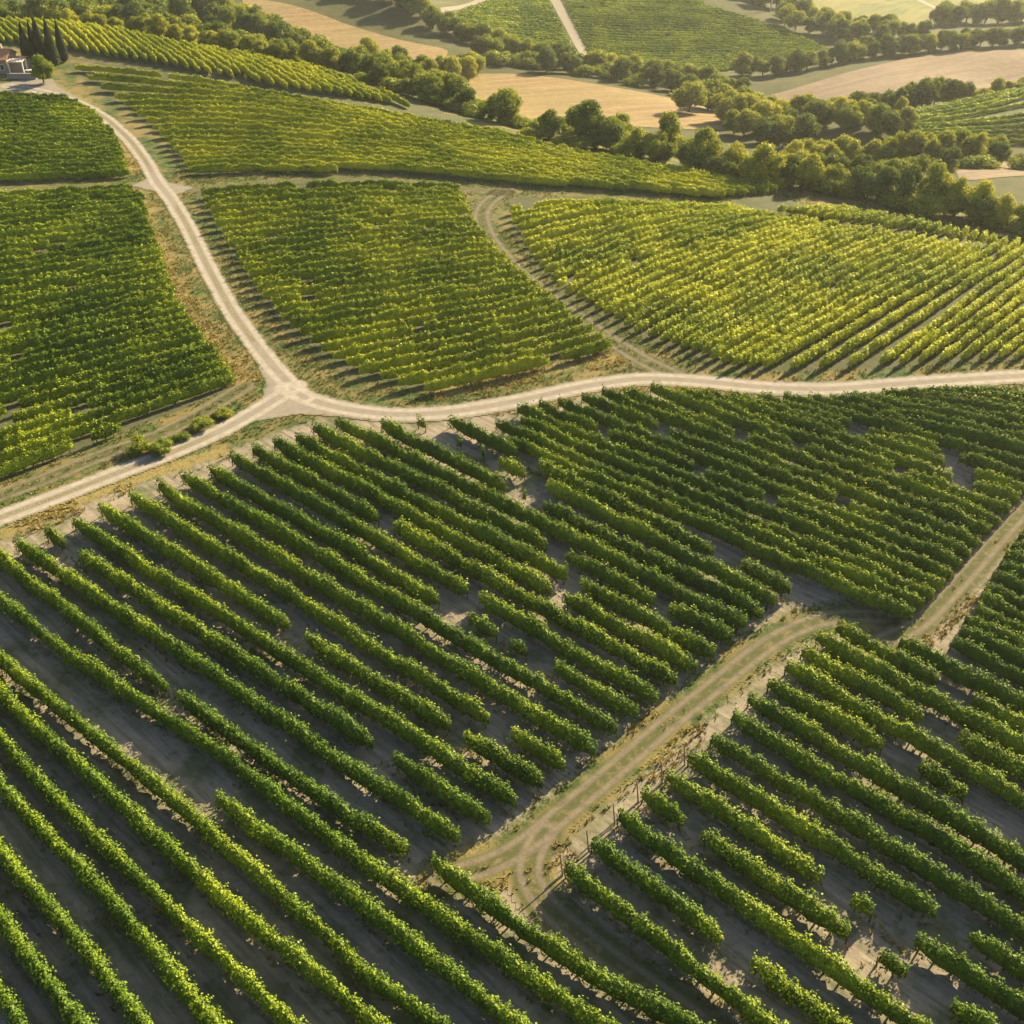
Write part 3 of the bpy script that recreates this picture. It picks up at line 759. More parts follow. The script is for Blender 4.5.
# which rows are in view, numbered per block
def post_mesh(lean):
    V = []; Q = []
    ns = 8; hs = [(-.1, .055), (.9, .05), (2.0, .045)]
    for h_, r_ in hs:
        for j in range(ns):
            a = 2 * math.pi * j / ns; V.append((lean[0] * h_ + r_ * math.cos(a), lean[1] * h_ + r_ * math.sin(a), h_))
    for i in range(2):
        for j in range(ns): Q.append((i * ns + j, i * ns + (j + 1) % ns, (i + 1) * ns + (j + 1) % ns, (i + 1) * ns + j))
    o = 2 * ns; Q += [(o, o + 1, o + 2, o + 3), (o, o + 3, o + 4, o + 5), (o, o + 5, o + 6, o + 7)]
    return mesh_np("end_post", V, Q, None, [M_POST], None, 0)
for i, row in enumerate(ROWS):
    if SEEN[i][0] <= 0: continue
    b = row['block']
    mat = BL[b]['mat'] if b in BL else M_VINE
    front = b in 'FGHRS'
    hgt = 1.85 if front else 1.55; half = .48 if front else .29
    if b in 'HS': hgt, half = 1.6, .34
    if b in ('U', 'T', 'Y'): hgt = 1.4; half = .33
    if b in ('TL', 'U'): half, hgt = .24, 1.3
    mid = row['line'][len(row['line']) // 2]; org = (float(row['line'][0][0]), float(row['line'][0][1]), float(hz(row['line'][0][0], row['line'][0][1])))
    solo = i in keep
    res = row_mesh(row['line'], 1000 + i * 17, mat, GW, GL, hgt, half, (0 if b == 'R' else .001) if front else (.014 if b in 'LM' else .003), origin=org if solo else (0, 0, 0), cut=CUT.get(b) if b == 'Y' else None)
    if res is None: continue
    me, L, z0, T_, dist = res
    if not solo:
        rest_meshes.append(me); continue
    cnt[b] = cnt.get(b, 0) + 1
    o = add("vine_row", me, None, org)
    lab = ordw(cnt[b]) + " " + BLOCKLAB[b][0] + ", " + COUNTFROM[b]
    words = lab.split()
    if len(words) > 16: lab = ordw(cnt[b]) + " " + BLOCKLAB[b][0]
    tag(o, lab, "vine row", BLOCKLAB[b][1])
    if row.get('post') and cnt[b] <= 6:
        e = 0 if b == 'R' else -1
        d = T_[e] * (-1 if e == 0 else 1); p = L[e] + d * .25
        po = add("end_post", post_mesh((d[0] * .14, d[1] * .14)), o, (p[0] - org[0], p[1] - org[1], float(hz(p[0], p[1])) - org[2]))
open('/tmp/info.txt','w').write(str((LEAFCOUNT,cnt,len(rest_meshes),{k2: sum(1 for r_ in ROWS if r_['block'] == k2) for k2 in BLOCKLAB})));print("LEAVES", LEAFCOUNT, 'objects', cnt, 'merged', len(rest_meshes))

def join_np(name, meshes, mats):
    Vs, Ls, Ss, Ms = [], [], [], []; vo = 0; lo = 0
    for m in meshes:
        nv = len(m.vertices); a = np.empty(nv * 3, np.float32); m.vertices.foreach_get("co", a); Vs.append(a.reshape(-1, 3))
        l = np.empty(len(m.loops), np.int32); m.loops.foreach_get("vertex_index", l); Ls.append(l + vo)
        s = np.empty(len(m.polygons), np.int32); m.polygons.foreach_get("loop_start", s); Ss.append(s + lo)
        mi = np.empty(len(m.polygons), np.int32); m.polygons.foreach_get("material_index", mi); Ms.append(mi)
        vo += nv; lo += len(l)
    me = bpy.data.meshes.new(name); V = np.vstack(Vs); L_ = np.concatenate(Ls); S = np.concatenate(Ss)
    me.vertices.add(len(V)); me.vertices.foreach_set("co", V.ravel()); me.loops.add(len(L_)); me.loops.foreach_set("vertex_index", L_)
    me.polygons.add(len(S)); me.polygons.foreach_set("loop_start", S)
    me.polygons.foreach_set("material_index", np.concatenate(Ms))
    for m in mats: me.materials.append(m)
    me.update(calc_edges=True)
    for m in meshes: bpy.data.meshes.remove(m)
    return me
if rest_meshes:
    tag(add("distant_vine_rows", join_np("distant_vine_rows", rest_meshes, [M_VINE_Y, M_STEM])), "faint far vine rows along the crest and field corners", "vines", kind="stuff")

# far hillside vineyards: rows too small to count, one mass each
def far_rows(name, guides, poly, sp, mat, label, hgt=1.1, half=.55):
    BL[name] = dict(poly=poly, guides=guides, sp=sp, mat=mat, wpoly=unproj(poly)); ms = []
    for j, ln in enumerate(family(name)):
        r_ = row_mesh(ln, 90000 + j * 13, mat, None, None, hgt, half, .004, qual=.55)
        if r_: ms.append(r_[0])
    if ms: tag(add("distant_vineyard", join_np("distant_vineyard", ms, [mat, M_STEM])), label, "vineyard", kind="stuff")
far_rows('G1', [[(380,-20),(560,-26),(720,-16)], [(380,0),(560,0),(700,6),(800,20)], [(400,30),(560,34),(700,40),(840,46)], [(400,62),(560,66),(700,70),(840,66)]],
         [(425,-12),(540,-12),(556,14),(568,36),(578,58),(556,54),(500,38),(450,20),(470,8),(500,-4)], 2.2, M_VINE_M, "shaded green vineyard left of the far path")
BL['G1b'] = None; del BL['G1b']
far_rows('G1r', [[(380,-20),(560,-26),(720,-16)], [(380,0),(560,0),(700,6),(800,20)], [(400,30),(560,34),(700,40),(840,46)], [(400,62),(560,66),(700,70),(840,66)]],
         [(558,-12),(700,-8),(705,6),(760,22),(800,36),(832,52),(790,62),(740,70),(680,74),(620,70),(590,60),(580,40),(568,14)], 2.2, M_VINE_M, "green hillside vineyard right of the far path")
far_rows('G2', [[(860,120),(960,98),(1024,86),(1120,64)], [(860,135),(960,118),(1024,112),(1120,96)], [(860,146),(960,146),(1024,146),(1120,148)]],
         [(872,124),(900,114),(960,102),(1024,89),(1110,70),(1110,148),(1024,145),(960,144),(900,138)], 2.6, M_VINE_M, "green vineyard slope at the right edge behind the wood")

# ------------------------------------------------------------------ trees
def blob_tree(seed, nblob=11, nleaf=2600, ls=.042, shape='round', mat=None):
    """crown of unit height standing on z=0.12..1, unit width about .8"""
    r_ = np.random.default_rng(seed); cs = []
    for i in range(nblob):
        if shape == 'round':
            d = r_.normal(0, 1, 3); d /= np.linalg.norm(d); rr = r_.uniform(.35, 1) ** .5
            c = np.array([d[0] * .25 * rr, d[1] * .25 * rr, (.47 + d[2] * .35 * rr)]); ra = r_.uniform(.085, .165)
        elif shape == 'tall':
            z = r_.uniform(.25, .86); f = 1 - abs(z - .45) * 1.1; an = r_.uniform(0, 6.28); c = np.array([math.cos(an) * .15 * f, math.sin(an) * .15 * f, z]); ra = r_.uniform(.10, .16) * (.6 + .5 * f)
        else:
            an = r_.uniform(0, 6.28); q = r_.uniform(.1, 1) ** .5 * .38; c = np.array([math.cos(an) * q, math.sin(an) * q, r_.uniform(.3, .72) - q * .35]); ra = r_.uniform(.16, .24)
        cs.append((c, ra))
    V, Q = [], []; base = 0
    # inner cores
    for c, ra in cs:
        nu, nv_ = 8, 5; ringv = []
        for a in range(nv_ + 1):
            th = math.pi * a / nv_
            for b in range(nu):
                ph = 2 * math.pi * b / nu; k2 = ra * .72 * r_.uniform(.8, 1.15)
                ringv.append(c + k2 * np.array([math.sin(th) * math.cos(ph), math.sin(th) * math.sin(ph), math.cos(th)]))
        V.append(np.array(ringv))
        for a in range(nv_):
            for b in range(nu):
                Q.append((base + a * nu + b, base + (a + 1) * nu + b, base + (a + 1) * nu + (b + 1) % nu, base + a * nu + (b + 1) % nu))
        base += len(ringv)
    ncore = len(Q)
    wts = np.array([ra ** 2 for _, ra in cs]); wts /= wts.sum(); ch = r_.choice(len(cs), nleaf, p=wts)
    C = np.array([c for c, _ in cs])[ch]; RA = np.array([ra for _, ra in cs])[ch]
    d = r_.normal(0, 1, (nleaf, 3)); d /= np.linalg.norm(d, axis=1)[:, None]
    # clumps: snap some directions together
    rad = RA * r_.normal(.96, .14, nleaf); ctr = C + d * rad[:, None]
    nv2 = d + r_.normal(0, .6, (nleaf, 3)); nv2 /= np.linalg.norm(nv2, axis=1)[:, None]
    e1 = np.cross(nv2, r_.normal(0, 1, (nleaf, 3))); e1 /= np.linalg.norm(e1, axis=1)[:, None]; e2 = np.cross(nv2, e1)
    sz = (ls * r_.uniform(.5, 1.3, nleaf) * .5)[:, None]
    LV = np.stack([ctr + e1 * sz, ctr + e2 * sz * .8 + nv2 * sz * .3, ctr - e1 * sz, ctr - e2 * sz * .8 + nv2 * sz * .3], 1).reshape(-1, 3)
    V.append(LV); Q = np.vstack([np.array(Q), base + np.arange(nleaf * 4).reshape(-1, 4)])
    return mesh_np("crown", np.vstack(V), Q, None, [mat], None, ncore), cs

def tube(path, radii, ns=7):
    V, Q = [], []
    for i, (p, r_) in enumerate(zip(path, radii)):
        p = Vector(p); d = (Vector(path[min(i + 1, len(path) - 1)]) - Vector(path[max(i - 1, 0)])).normalized()
        a = d.orthogonal().normalized(); b = d.cross(a)
        for j in range(ns):
            th = 2 * math.pi * j / ns; V.append(tuple(p + (a * math.cos(th) + b * math.sin(th)) * r_))
    for i in range(len(path) - 1):
        for j in range(ns): Q.append((i * ns + j, i * ns + (j + 1) % ns, (i + 1) * ns + (j + 1) % ns, (i + 1) * ns + j))
    return V, Q
def trunk_mesh(cs, seed):
    r_ = random.Random(seed); V, Q = [], []
    def addt(p, rd):
        v, q = tube(p, rd); o = len(V); V.extend(v); Q.extend([tuple(o + k2 for k2 in f) for f in q])
    lean = r_.uniform(-.03, .03)
    addt([(0, 0, -.06), (0, 0, .05), (lean, lean * .5, .22), (lean * 1.5, 0, .42), (lean, 0, .62)], [.030, .024, .019, .013, .006])
    for c, ra in cs[:6]:
        z = .18 + .25 * r_.random(); m_ = (c[0] * .5, c[1] * .5, (z + c[2]) / 2 + .02)
        addt([(lean * .8, 0, z), m_, tuple(c)], [.012, .008, .004])
    return mesh_np("trunk", V, Q, None, [M_BARK], None, len(Q))

PROTO = {}
def protos(kind, mat, shape, n, nleaf, ls, nb):
    PROTO[kind] = []
    for i in range(n):
        cm, cs = blob_tree(hash((kind, i)) % 9999 if False else sum(map(ord, kind)) * 7 + i, nb, nleaf, ls, shape, mat)
        PROTO[kind].append((cm, trunk_mesh(cs, i)))
protos('round', M_TREE, 'round', 5, 5200, .046, 22)
protos('dark', M_TREE_D, 'round', 5, 5200, .046, 22)
protos('olive', M_TREE_Y, 'round', 4, 5200, .046, 20)
protos('tall', M_TREE, 'tall', 3, 3200, .045, 14)
protos('bush', M_TREE, 'bush', 3, 2400, .065, 10)
protos('obush', M_TREE_Y, 'bush', 3, 2400, .065, 10)

NTREE = 0
def put_tree(x, y, height, width, kind, label, group=None, name=None, cat="tree"):
    global NTREE
    NTREE += 1
    pr = PROTO[kind]; cm, tm = pr[random.randrange(len(pr))]
    bush = kind in ('bush', 'obush')
    root = bpy.data.objects.new(name or ("shrub" if bush else "tree"), None); COL.objects.link(root)
    z = float(hz(x, y)); root.location = (x, y, z); root.empty_display_size = .5
    a = random.uniform(0, 6.28)
    tag(root, label, cat, group)
    for nm, m_ in (("crown", cm), ("trunk", tm)):
        o = add(nm, m_, root); o.scale = (width / .8, width / .8, height); o.rotation_euler = (0, 0, a)
        if nm == 'trunk': o.scale = (width / .8, width / .8, height)
    return root

def tree_px(px, top, Y, kind, label, group=None, wpx=None, hmin=3.0, hmax=13.0, **kw):
    d = ray(px, top); x = d[0] * Y / d[1]; zt = CAMH + d[2] * Y / d[1]; h = float(np.clip(zt - float(hz(x, Y)), hmin, hmax))
    slant = math.hypot(Y, CAMH)
    wd = wpx * slant / FPX if wpx else h * random.uniform(.75, 1.0)
    h = max(h, wd * (.62 if 'bush' in kind else .92))
    return put_tree(x, Y, h, wd, kind, label, group, **kw)

# individual trees beside and behind the upper fields (px of crown centre, py of the top, forward distance, kind, width px, words)
SOLO = [
 (504,81,204,'round',36,"lone round green tree at the left end of the golden wheat field"),
 (588,95,192,'dark',48,"big dark round tree standing before the golden wheat field"),
 (543,122,197,'bush',26,"low dark shrub between the two round trees before the wheat"),
 (470,108,212,'bush',28,"low dark shrub left of the lone round tree"),
 (525,117,201,'bush',22,"small dark shrub right beside the lone round tree"),
 (612,119,189,'round',34,"mid-green bushy tree right behind the big dark round tree"),
 (640,124,184,'olive',30,"olive-green bushy tree left of the round-topped pair"),
 (670,108,184,'round',34,"upright round-topped green tree near the shaded end of wheat field"),
 (658,128,180,'round',28,"lower leafy tree below the upright round-topped one"),
 (708,121,176,'round',38,"tall pointed green tree at the middle of the crest hedge"),
 (735,138,174,'olive',34,"yellow-olive tree right of the tall pointed one"),
 (690,140,178,'dark',26,"small dark tree left of the tall pointed one"),
 (768,140,170,'olive',44,"pale yellow-green spreading tree at the field corner"),
 (752,152,168,'olive',26,"small pale tree just left of the spreading one"),
 (795,149,171,'olive',26,"slim olive tree right of the pale spreading one"),
 (813,148,168,'olive',30,"sunlit olive tree with narrow top above the shaded rows"),
 (838,166,162,'round',34,"dark green tree at left start of the tall hedgerow wood"),
 (866,162,160,'dark',34,"dark rounded tree second in the tall hedgerow wood"),
 (890,163,158,'dark',32,"dark tree third in the tall hedgerow wood"),
 (915,160,156,'dark',34,"dark tree left of the highest hedgerow crown"),
 (940,156,155,'round',38,"highest crown of the tall hedgerow wood"),
 (964,172,152,'round',34,"green tree right of the highest hedgerow crown"),
 (985,176,150,'olive',36,"sunlit crown near the right edge of hedgerow wood"),
 (1008,190,147,'olive',34,"yellowish low tree at the right edge of hedgerow wood"),
 (1034,200,145,'round',34,"half-cropped tree at the right picture edge"),
 (903,94,247,'olive',15,"little round pale tree at the left tip of the right vineyard slope"),
]
for px, top, Y, kind, wpx, lab in SOLO:
    if px > 830 and Y < 200: Y += 6
    tree_px(px, top, Y, kind, lab, None, wpx)

def tree_line(pts, n, kinds, what, group, jit=(6, 3, 5), wpx=(22, 34), hmin=3.5, hmax=12):
    """pts: (px, top py, Y)"""
    pts = np.array(pts, float); seg = np.r_[0, np.cumsum(np.hypot(np.diff(pts[:, 0]), np.diff(pts[:, 1])))]
    ts = np.linspace(0, seg[-1], n)
    rows = []
    for t in ts:
        px, top, Y = (np.interp(t, seg, pts[:, k2]) for k2 in range(3))
        rows.append((px + random.uniform(-jit[0], jit[0]), top + random.uniform(-jit[1], jit[1]), Y + random.uniform(-jit[2], jit[2])))
    rows.sort()
    for i, (px, top, Y) in enumerate(rows):
        k2 = random.choice(kinds)
        adj = {'round': 'green', 'dark': 'dark green', 'olive': 'olive-yellow', 'tall': 'upright green', 'bush': 'low green', 'obush': 'low olive'}[k2]
        tree_px(px, top, Y, k2, "%s %s, %s from the left" % (adj, what, ordw(i + 1)), group, random.uniform(*wpx), hmin, hmax)

# understorey shrubs along the edge, filling the hedge down to the ground
tree_line([(535,130,194),(600,142,187),(680,158,178),(760,176,168)], 16, ['bush', 'dark'], "shrub at the foot of the crest hedge", "shrubs at the foot of the crest hedge", (5, 3, 2), (22, 32), 2.5, 6)
tree_line([(770,174,173),(860,184,165),(950,198,158),(1040,212,151)], 17, ['bush', 'dark'], "shrub under the tall hedgerow wood", "shrubs under the tall hedgerow wood", (5, 4, 2), (26, 36), 3.5, 8)
# crest treeline on the left, sunlit tops
tree_line([(70,12,275),(115,20,266),(150,25,262),(200,38,252),(250,48,245),(300,54,240),(335,60,236)], 19, ['olive', 'round', 'olive'], "tree just behind the crest rows at upper left", "trees behind the upper-left crest", (4, 3, 3), (16, 26), 3, 9)
tree_line([(330,56,246),(365,58,236),(400,66,226),(440,76,218),(470,92,212)], 13, ['dark', 'round', 'round'], "tree in the dark clump left of wheat field", "trees of the dark clump behind the crest", (5, 3, 3), (26, 36), 4, 12)
tree_line([(370,74,226),(410,84,220),(450,98,213),(490,116,206),(505,124,204)], 12, ['dark', 'bush'], "shrub along the lower edge of the dark clump", "shrubs along the dark clump", (4, 3, 2), (20, 28), 2.5, 7)
# dark wood in the valley at upper left
tree_line([(0,0,300),(60,-2,305),(120,2,300),(180,12,292),(240,26,280),(300,38,268)], 22, ['dark', 'dark', 'round'], "tree in the front rank of the upper-left valley wood", "front trees of the valley wood", (6, 4, 6), (28, 40), 5, 13)
tree_line([(60,-14,340),(150,-10,335),(220,-4,325),(280,14,308),(330,38,292),(380,46,280)], 24, ['dark', 'dark', 'round'], "tree in the second rank of the upper-left valley wood", "second rank of the valley wood", (8, 4, 6), (26, 38), 5, 13)
tree_line([(150,-24,375),(210,-16,365),(262,2,345),(300,28,322)], 14, ['dark', 'round'], "tree at the back of the upper-left valley wood", "back trees of the valley wood", (8, 4, 6), (24, 34), 5, 13)
# band left of the far wheat, and between the two wheat hills
tree_line([(370,50,330),(400,52,320),(440,54,312),(480,56,320)], 10, ['round', 'olive', 'dark'], "tree at the right tip of the upper wheat hill", "trees between the wheat hills", (5, 3, 4), (20, 28), 4, 12)
tree_line([(410,64,300),(440,62,300),(470,44,318),(478,58,322)], 7, ['olive', 'round'], "tree in the knot between the two wheat fields", "knot of trees between the wheat fields", (5, 3, 4), (18, 28), 4, 12)
tree_line([(330,-6,415),(370,2,408),(400,10,398),(440,24,380),(500,38,362)], 28, ['round', 'dark'], "tree along the top edge of the upper wheat hill", "trees above the upper wheat hill", (6, 2, 4), (18, 26), 4, 10)
# long treeline behind the middle wheat field
tree_line([(480,46,345),(520,44,347),(570,52,343),(620,58,340),(660,68,332),(700,72,326),(740,78,320)], 25, ['round', 'olive', 'dark'], "tree in the long hedge behind the golden wheat field", "trees behind the golden wheat field", (4, 3, 3), (20, 28), 5, 12)
tree_line([(500,60,335),(560,66,332),(620,76,324),(680,90,314),(720,100,304)], 14, ['dark', 'bush'], "shrub under the long hedge behind golden wheat", "shrubs behind the golden wheat field", (5, 3, 3), (20, 28), 3, 8)
# clump in the middle right
tree_line([(700,96,280),(725,86,290),(745,100,275),(735,112,262),(765,110,262),(772,118,250)], 13, ['olive', 'round'], "tree in the hazy clump right of golden wheat", "clump right of the golden wheat", (10, 6, 6), (26, 38), 5, 13)
tree_line([(760,128,232),(800,124,238),(830,116,246),(870,118,240),(900,126,226)], 17, ['olive', 'round', 'dark'], "tree in the valley wood before the green slope", "trees before the right green slope", (8, 6, 6), (24, 36), 5, 12)
tree_line([(790,142,205),(830,138,210),(880,134,212),(930,130,208),(970,128,206),(1000,132,204)], 19, ['olive', 'round', 'olive'], "sunlit tree in the band below the right green slope", "sunlit band below the green slope", (7, 4, 5), (24, 36), 4, 11)
tree_line([(800,158,188),(850,156,190),(900,154,192),(1000,148,198),(1024,150,196)], 14, ['dark', 'bush'], "darker shrub low in the valley behind the hedgerow", "low shrubs in the right valley", (7, 4, 4), (22, 32), 3, 8)
tree_line([(742,128,248),(770,124,244),(800,120,250),(760,112,268)], 9, ['olive', 'round'], "tree filling the hollow right of the pale ploughed tip", "trees in the hollow", (10, 5, 6), (26, 36), 4, 11)
tree_line([(560,134,205),(640,140,195),(700,146,190)], 9, ['bush', 'obush', 'round'], "leafy shrub behind the crest hedge by the wheat", "shrubs behind the crest hedge", (6, 3, 3), (24, 34), 3, 8)
# wood line above the right slope
tree_line([(815,112,268),(850,98,272),(880,92,270),(905,88,268)], 10, ['round', 'dark'], "tree in the line climbing past the ploughed field", "trees climbing past the ploughed field", (5, 3, 4), (20, 30), 4, 12)
tree_line([(905,86,268),(925,76,272),(950,75,272),(968,82,270)], 10, ['dark', 'tall', 'dark'], "tree in the dark grove on top of right slope", "dark grove on the right slope", (4, 2, 3), (18, 26), 5, 13)
tree_line([(975,92,268),(1000,84,272),(1024,76,276),(1050,70,280)], 8, ['obush', 'olive'], "shrub along the upper edge of the right slope", "shrubs above the right slope", (4, 2, 3), (14, 20), 2, 5)
# hedge behind ploughed field
tree_line([(745,68,345),(780,66,348),(820,56,356),(850,50,362),(880,46,366),(905,42,370)], 18, ['dark', 'dark', 'round'], "tree in the dark hedge left above the ploughed field", "dark hedge above the ploughed field", (4, 2, 3), (18, 26), 5, 12)
tree_line([(910,44,370),(950,40,372),(990,33,376),(1024,28,380),(1060,26,382)], 15, ['dark', 'round'], "tree in the hedge right above the ploughed field", "hedge right above the ploughed field", (4, 2, 3), (18, 24), 4, 10)
# belt between green hill and hazy meadow
tree_line([(690,-8,470),(730,-2,462),(770,6,450),(810,18,432),(850,28,415),(890,30,410)], 24, ['round', 'olive', 'dark'], "hazy tree in the belt above the green hillside", "hazy belt above the green hillside", (6, 4, 5), (18, 26), 5, 13)
tree_line([(780,24,425),(820,34,405),(860,38,396),(900,36,396),(930,32,400)], 15, ['dark', 'round', 'olive'], "hazy tree low in the valley above the dark hedge", "hazy trees above the dark hedge", (6, 4, 5), (18, 26), 4, 12)
tree_line([(935,18,430),(960,12,438),(1000,10,440),(1024,12,440),(1050,10,440)], 13, ['round', 'dark'], "hazy tree in the top-right grove", "hazy top-right grove", (6, 4, 5), (18, 28), 5, 13)
print("TREES", NTREE)

# roadside shrubs in the verge of the left field
for px, py, kind, wpx, hm, lab in [(139,447,'obush',22,1.7,"roundish yellow-green shrub in the verge left of the road"), (164,447,'bush',20,1.5,"broad green shrub on the verge beside its yellow neighbour"),
        (205,423,'obush',22,1.1,"low yellowish shrub where the verge nears the junction"), (182,434,'bush',16,.9,"small flat shrub between the verge shrubs"), (224,412,'obush',18,.8,"tiny dry shrub at the field corner by the junction")]:
    w0 = unproj([(px, py + 4)])[0]; sl = math.hypot(w0[1], 60)
    put_tree(w0[0], w0[1], hm, wpx * sl / FPX, kind, lab, None)
w0 = unproj([(44, 83)])[0]
put_tree(w0[0], w0[1], 5.6, 5.0, 'round', "clipped round bush beside the driveway in front of the cypresses", None)

# cypresses
def cypress_mesh(seed, nleaf=3800):
    r_ = np.random.default_rng(seed); prof = lambda z: .085 * np.minimum(1, (z / .12) ** .6) * (1 - np.clip((z - .25) / .75, 0, 1) ** 1.35) + .004
    n, ns = 22, 9; V = []; zs = np.linspace(.03, .99, n)
    for z in zs:
        for j in range(ns):
            a = 2 * np.pi * j / ns; q = prof(z) * .88 * r_.uniform(.86, 1.1); V.append((q * math.cos(a), q * math.sin(a), z))
    Q = [(i * ns + j, i * ns + (j + 1) % ns, (i + 1) * ns + (j + 1) % ns, (i + 1) * ns + j) for i in range(n - 1) for j in range(ns)]; nc = len(Q)
    z = 1 - r_.random(nleaf) ** .6 * .97; a = r_.uniform(0, 2 * np.pi, nleaf); q = prof(z) * r_.normal(1, .10, nleaf)
    ctr = np.c_[q * np.cos(a), q * np.sin(a), z]; d = np.c_[np.cos(a), np.sin(a), np.full(nleaf, .3)] + r_.normal(0, .35, (nleaf, 3)); d /= np.linalg.norm(d, axis=1)[:, None]
    up = np.c_[r_.normal(0, .2, (nleaf, 2)), np.ones(nleaf)]; e1 = np.cross(d, up); e1 /= np.linalg.norm(e1, axis=1)[:, None]; e2 = np.cross(e1, d)
    s = .011 * r_.uniform(.6, 1.3, nleaf)[:, None]
    LV = np.stack([ctr - e1 * s * .6, ctr - e2 * s, ctr + e1 * s * .6, ctr + e2 * s * 1.8], 1).reshape(-1, 3)
    Q = np.vstack([Q, len(V) + np.arange(nleaf * 4).reshape(-1, 4)])
    return mesh_np("crown", np.vstack([V, LV]), Q, None, [M_CYP], None, nc)
cyp = [cypress_mesh(i) for i in range(3)]
ctv, ctq = tube([(0, 0, -.03), (0, 0, .12), (0, 0, .5)], [.016, .014, .006]); cyt = mesh_np("trunk", ctv, ctq, None, [M_BARK], None, len(ctq))
for px, base, top, wpx, lab in [(27,66,21,11,"leftmost cypress, leaning over the farmhouse yard"), (34.5,63,20,9,"slim cypress, second from the left of the five"), (41,64,17,14,"middle cypress, tallest and broadest of the five"),
                               (52,66,18,12,"cypress right of the middle one, above the round bush"), (61.5,62,20,10,"rightmost of the five cypresses, a little apart")]:
    w0 = unproj([(px + 3, base)])[0]; x, y = w0[0], w0[1]; d = ray(px, top); ztop = CAMH + d[2] * y / d[1]; h = ztop - w0[2]
    root = bpy.data.objects.new("cypress_tree", None); COL.objects.link(root); root.location = tuple(w0); tag(root, lab, "cypress", "row of five cypresses")
    wd = wpx * math.hypot(y, 60) / FPX / .17 * .85
    for nm, m_ in (("crown", random.choice(cyp)), ("trunk", cyt)):
        o = add(nm, m_, root); o.scale = (wd, wd, h); o.rotation_euler = (0, 0, random.uniform(0, 6))

# ------------------------------------------------------------------ farmhouse
def box(V, Q, x0, x1, y0, y1, z0, z1):
    o = len(V); V += [(x0, y0, z0), (x1, y0, z0), (x1, y1, z0), (x0, y1, z0), (x0, y0, z1), (x1, y0, z1), (x1, y1, z1), (x0, y1, z1)]
    Q += [tuple(o + i for i in f) for f in ((0, 3, 2, 1), (4, 5, 6, 7), (0, 1, 5, 4), (1, 2, 6, 5), (2, 3, 7, 6), (3, 0, 4, 7))]
def boxes(name, bs, mat, parent=None, loc=(0, 0, 0)):
    V, Q = [], []
    for b in bs: box(V, Q, *b)
    return add(name, mesh_np(name, V, Q, None, [mat]), parent, loc)
M_WALL = simple("house_plaster", (.25, .19, .14), .9, .15, 1.5)
M_WHITE = simple("white_paint", (.55, .53, .49), .7, .05, 2)
M_STONE = simple("terrace_stone", (.24, .22, .20), .9, .2, 3)
M_DARKW = simple("dark_opening", (.03, .028, .025), .6, .2, 2)
def roof_mat():
    m, t = new_mat("terracotta_tiles"); k = N(t); P = k.pos()
    wv = k.n("ShaderNodeTexWave"); wv.bands_direction = 'X'; k.set(wv.inputs[0], P); wv.inputs["Scale"].default_value = 1.3
    c = k.mix(k.noise(P, 2.5, 5), (.27, .115, .06), (.46, .24, .135))
    k.out(principled(k, c, .9, k.bump(wv.outputs["Fac"], .8, .08))); return m
M_ROOF = roof_mat()
hw = unproj([(2, 80)])[0] + np.array([-2.6, 2.4, .0])
house = bpy.data.objects.new("farmhouse", None); COL.objects.link(house); house.location = tuple(hw); house.scale = (.82, .82, .82)
tag(house, "farmhouse with terracotta roof cropped by the left picture edge", "house")
fx0, fx1, fy0, fy1, hh_ = -9.0, 3.2, 1.5, 8.0, 3.3
boxes("wall", [(fx0, fx1, fy0, fy1, -1, hh_)], M_WALL, house)
def gable(x0, x1, y0, y1, z0, rise, ov=.35, th=.16):
    V, Q = [], []
    ym = (y0 + y1) / 2
    for (ya, za, yb, zb) in ((y0 - ov, z0 - ov * rise / (ym - y0), ym, z0 + rise), (ym, z0 + rise, y1 + ov, z0 - ov * rise / (ym - y0))):
        o = len(V)
        V += [(x0 - ov, ya, za), (x1 + ov, ya, za), (x1 + ov, yb, zb), (x0 - ov, yb, zb), (x0 - ov, ya, za + th), (x1 + ov, ya, za + th), (x1 + ov, yb, zb + th), (x0 - ov, yb, zb + th)]
        Q += [tuple(o + i for i in f) for f in ((0, 3, 2, 1), (4, 5, 6, 7), (0, 1, 5, 4), (1, 2, 6, 5), (2, 3, 7, 6), (3, 0, 4, 7))]
    return V, Q
V, Q = gable(fx0, fx1, fy0, fy1, hh_ + .02, 1.5)
roof = add("roof", mesh_np("roof", V, Q, None, [M_ROOF]), house)
boxes("chimney", [(0.6, 1.4, 4.9, 5.7, hh_ + .9, hh_ + 2.5)], M_WALL, roof)
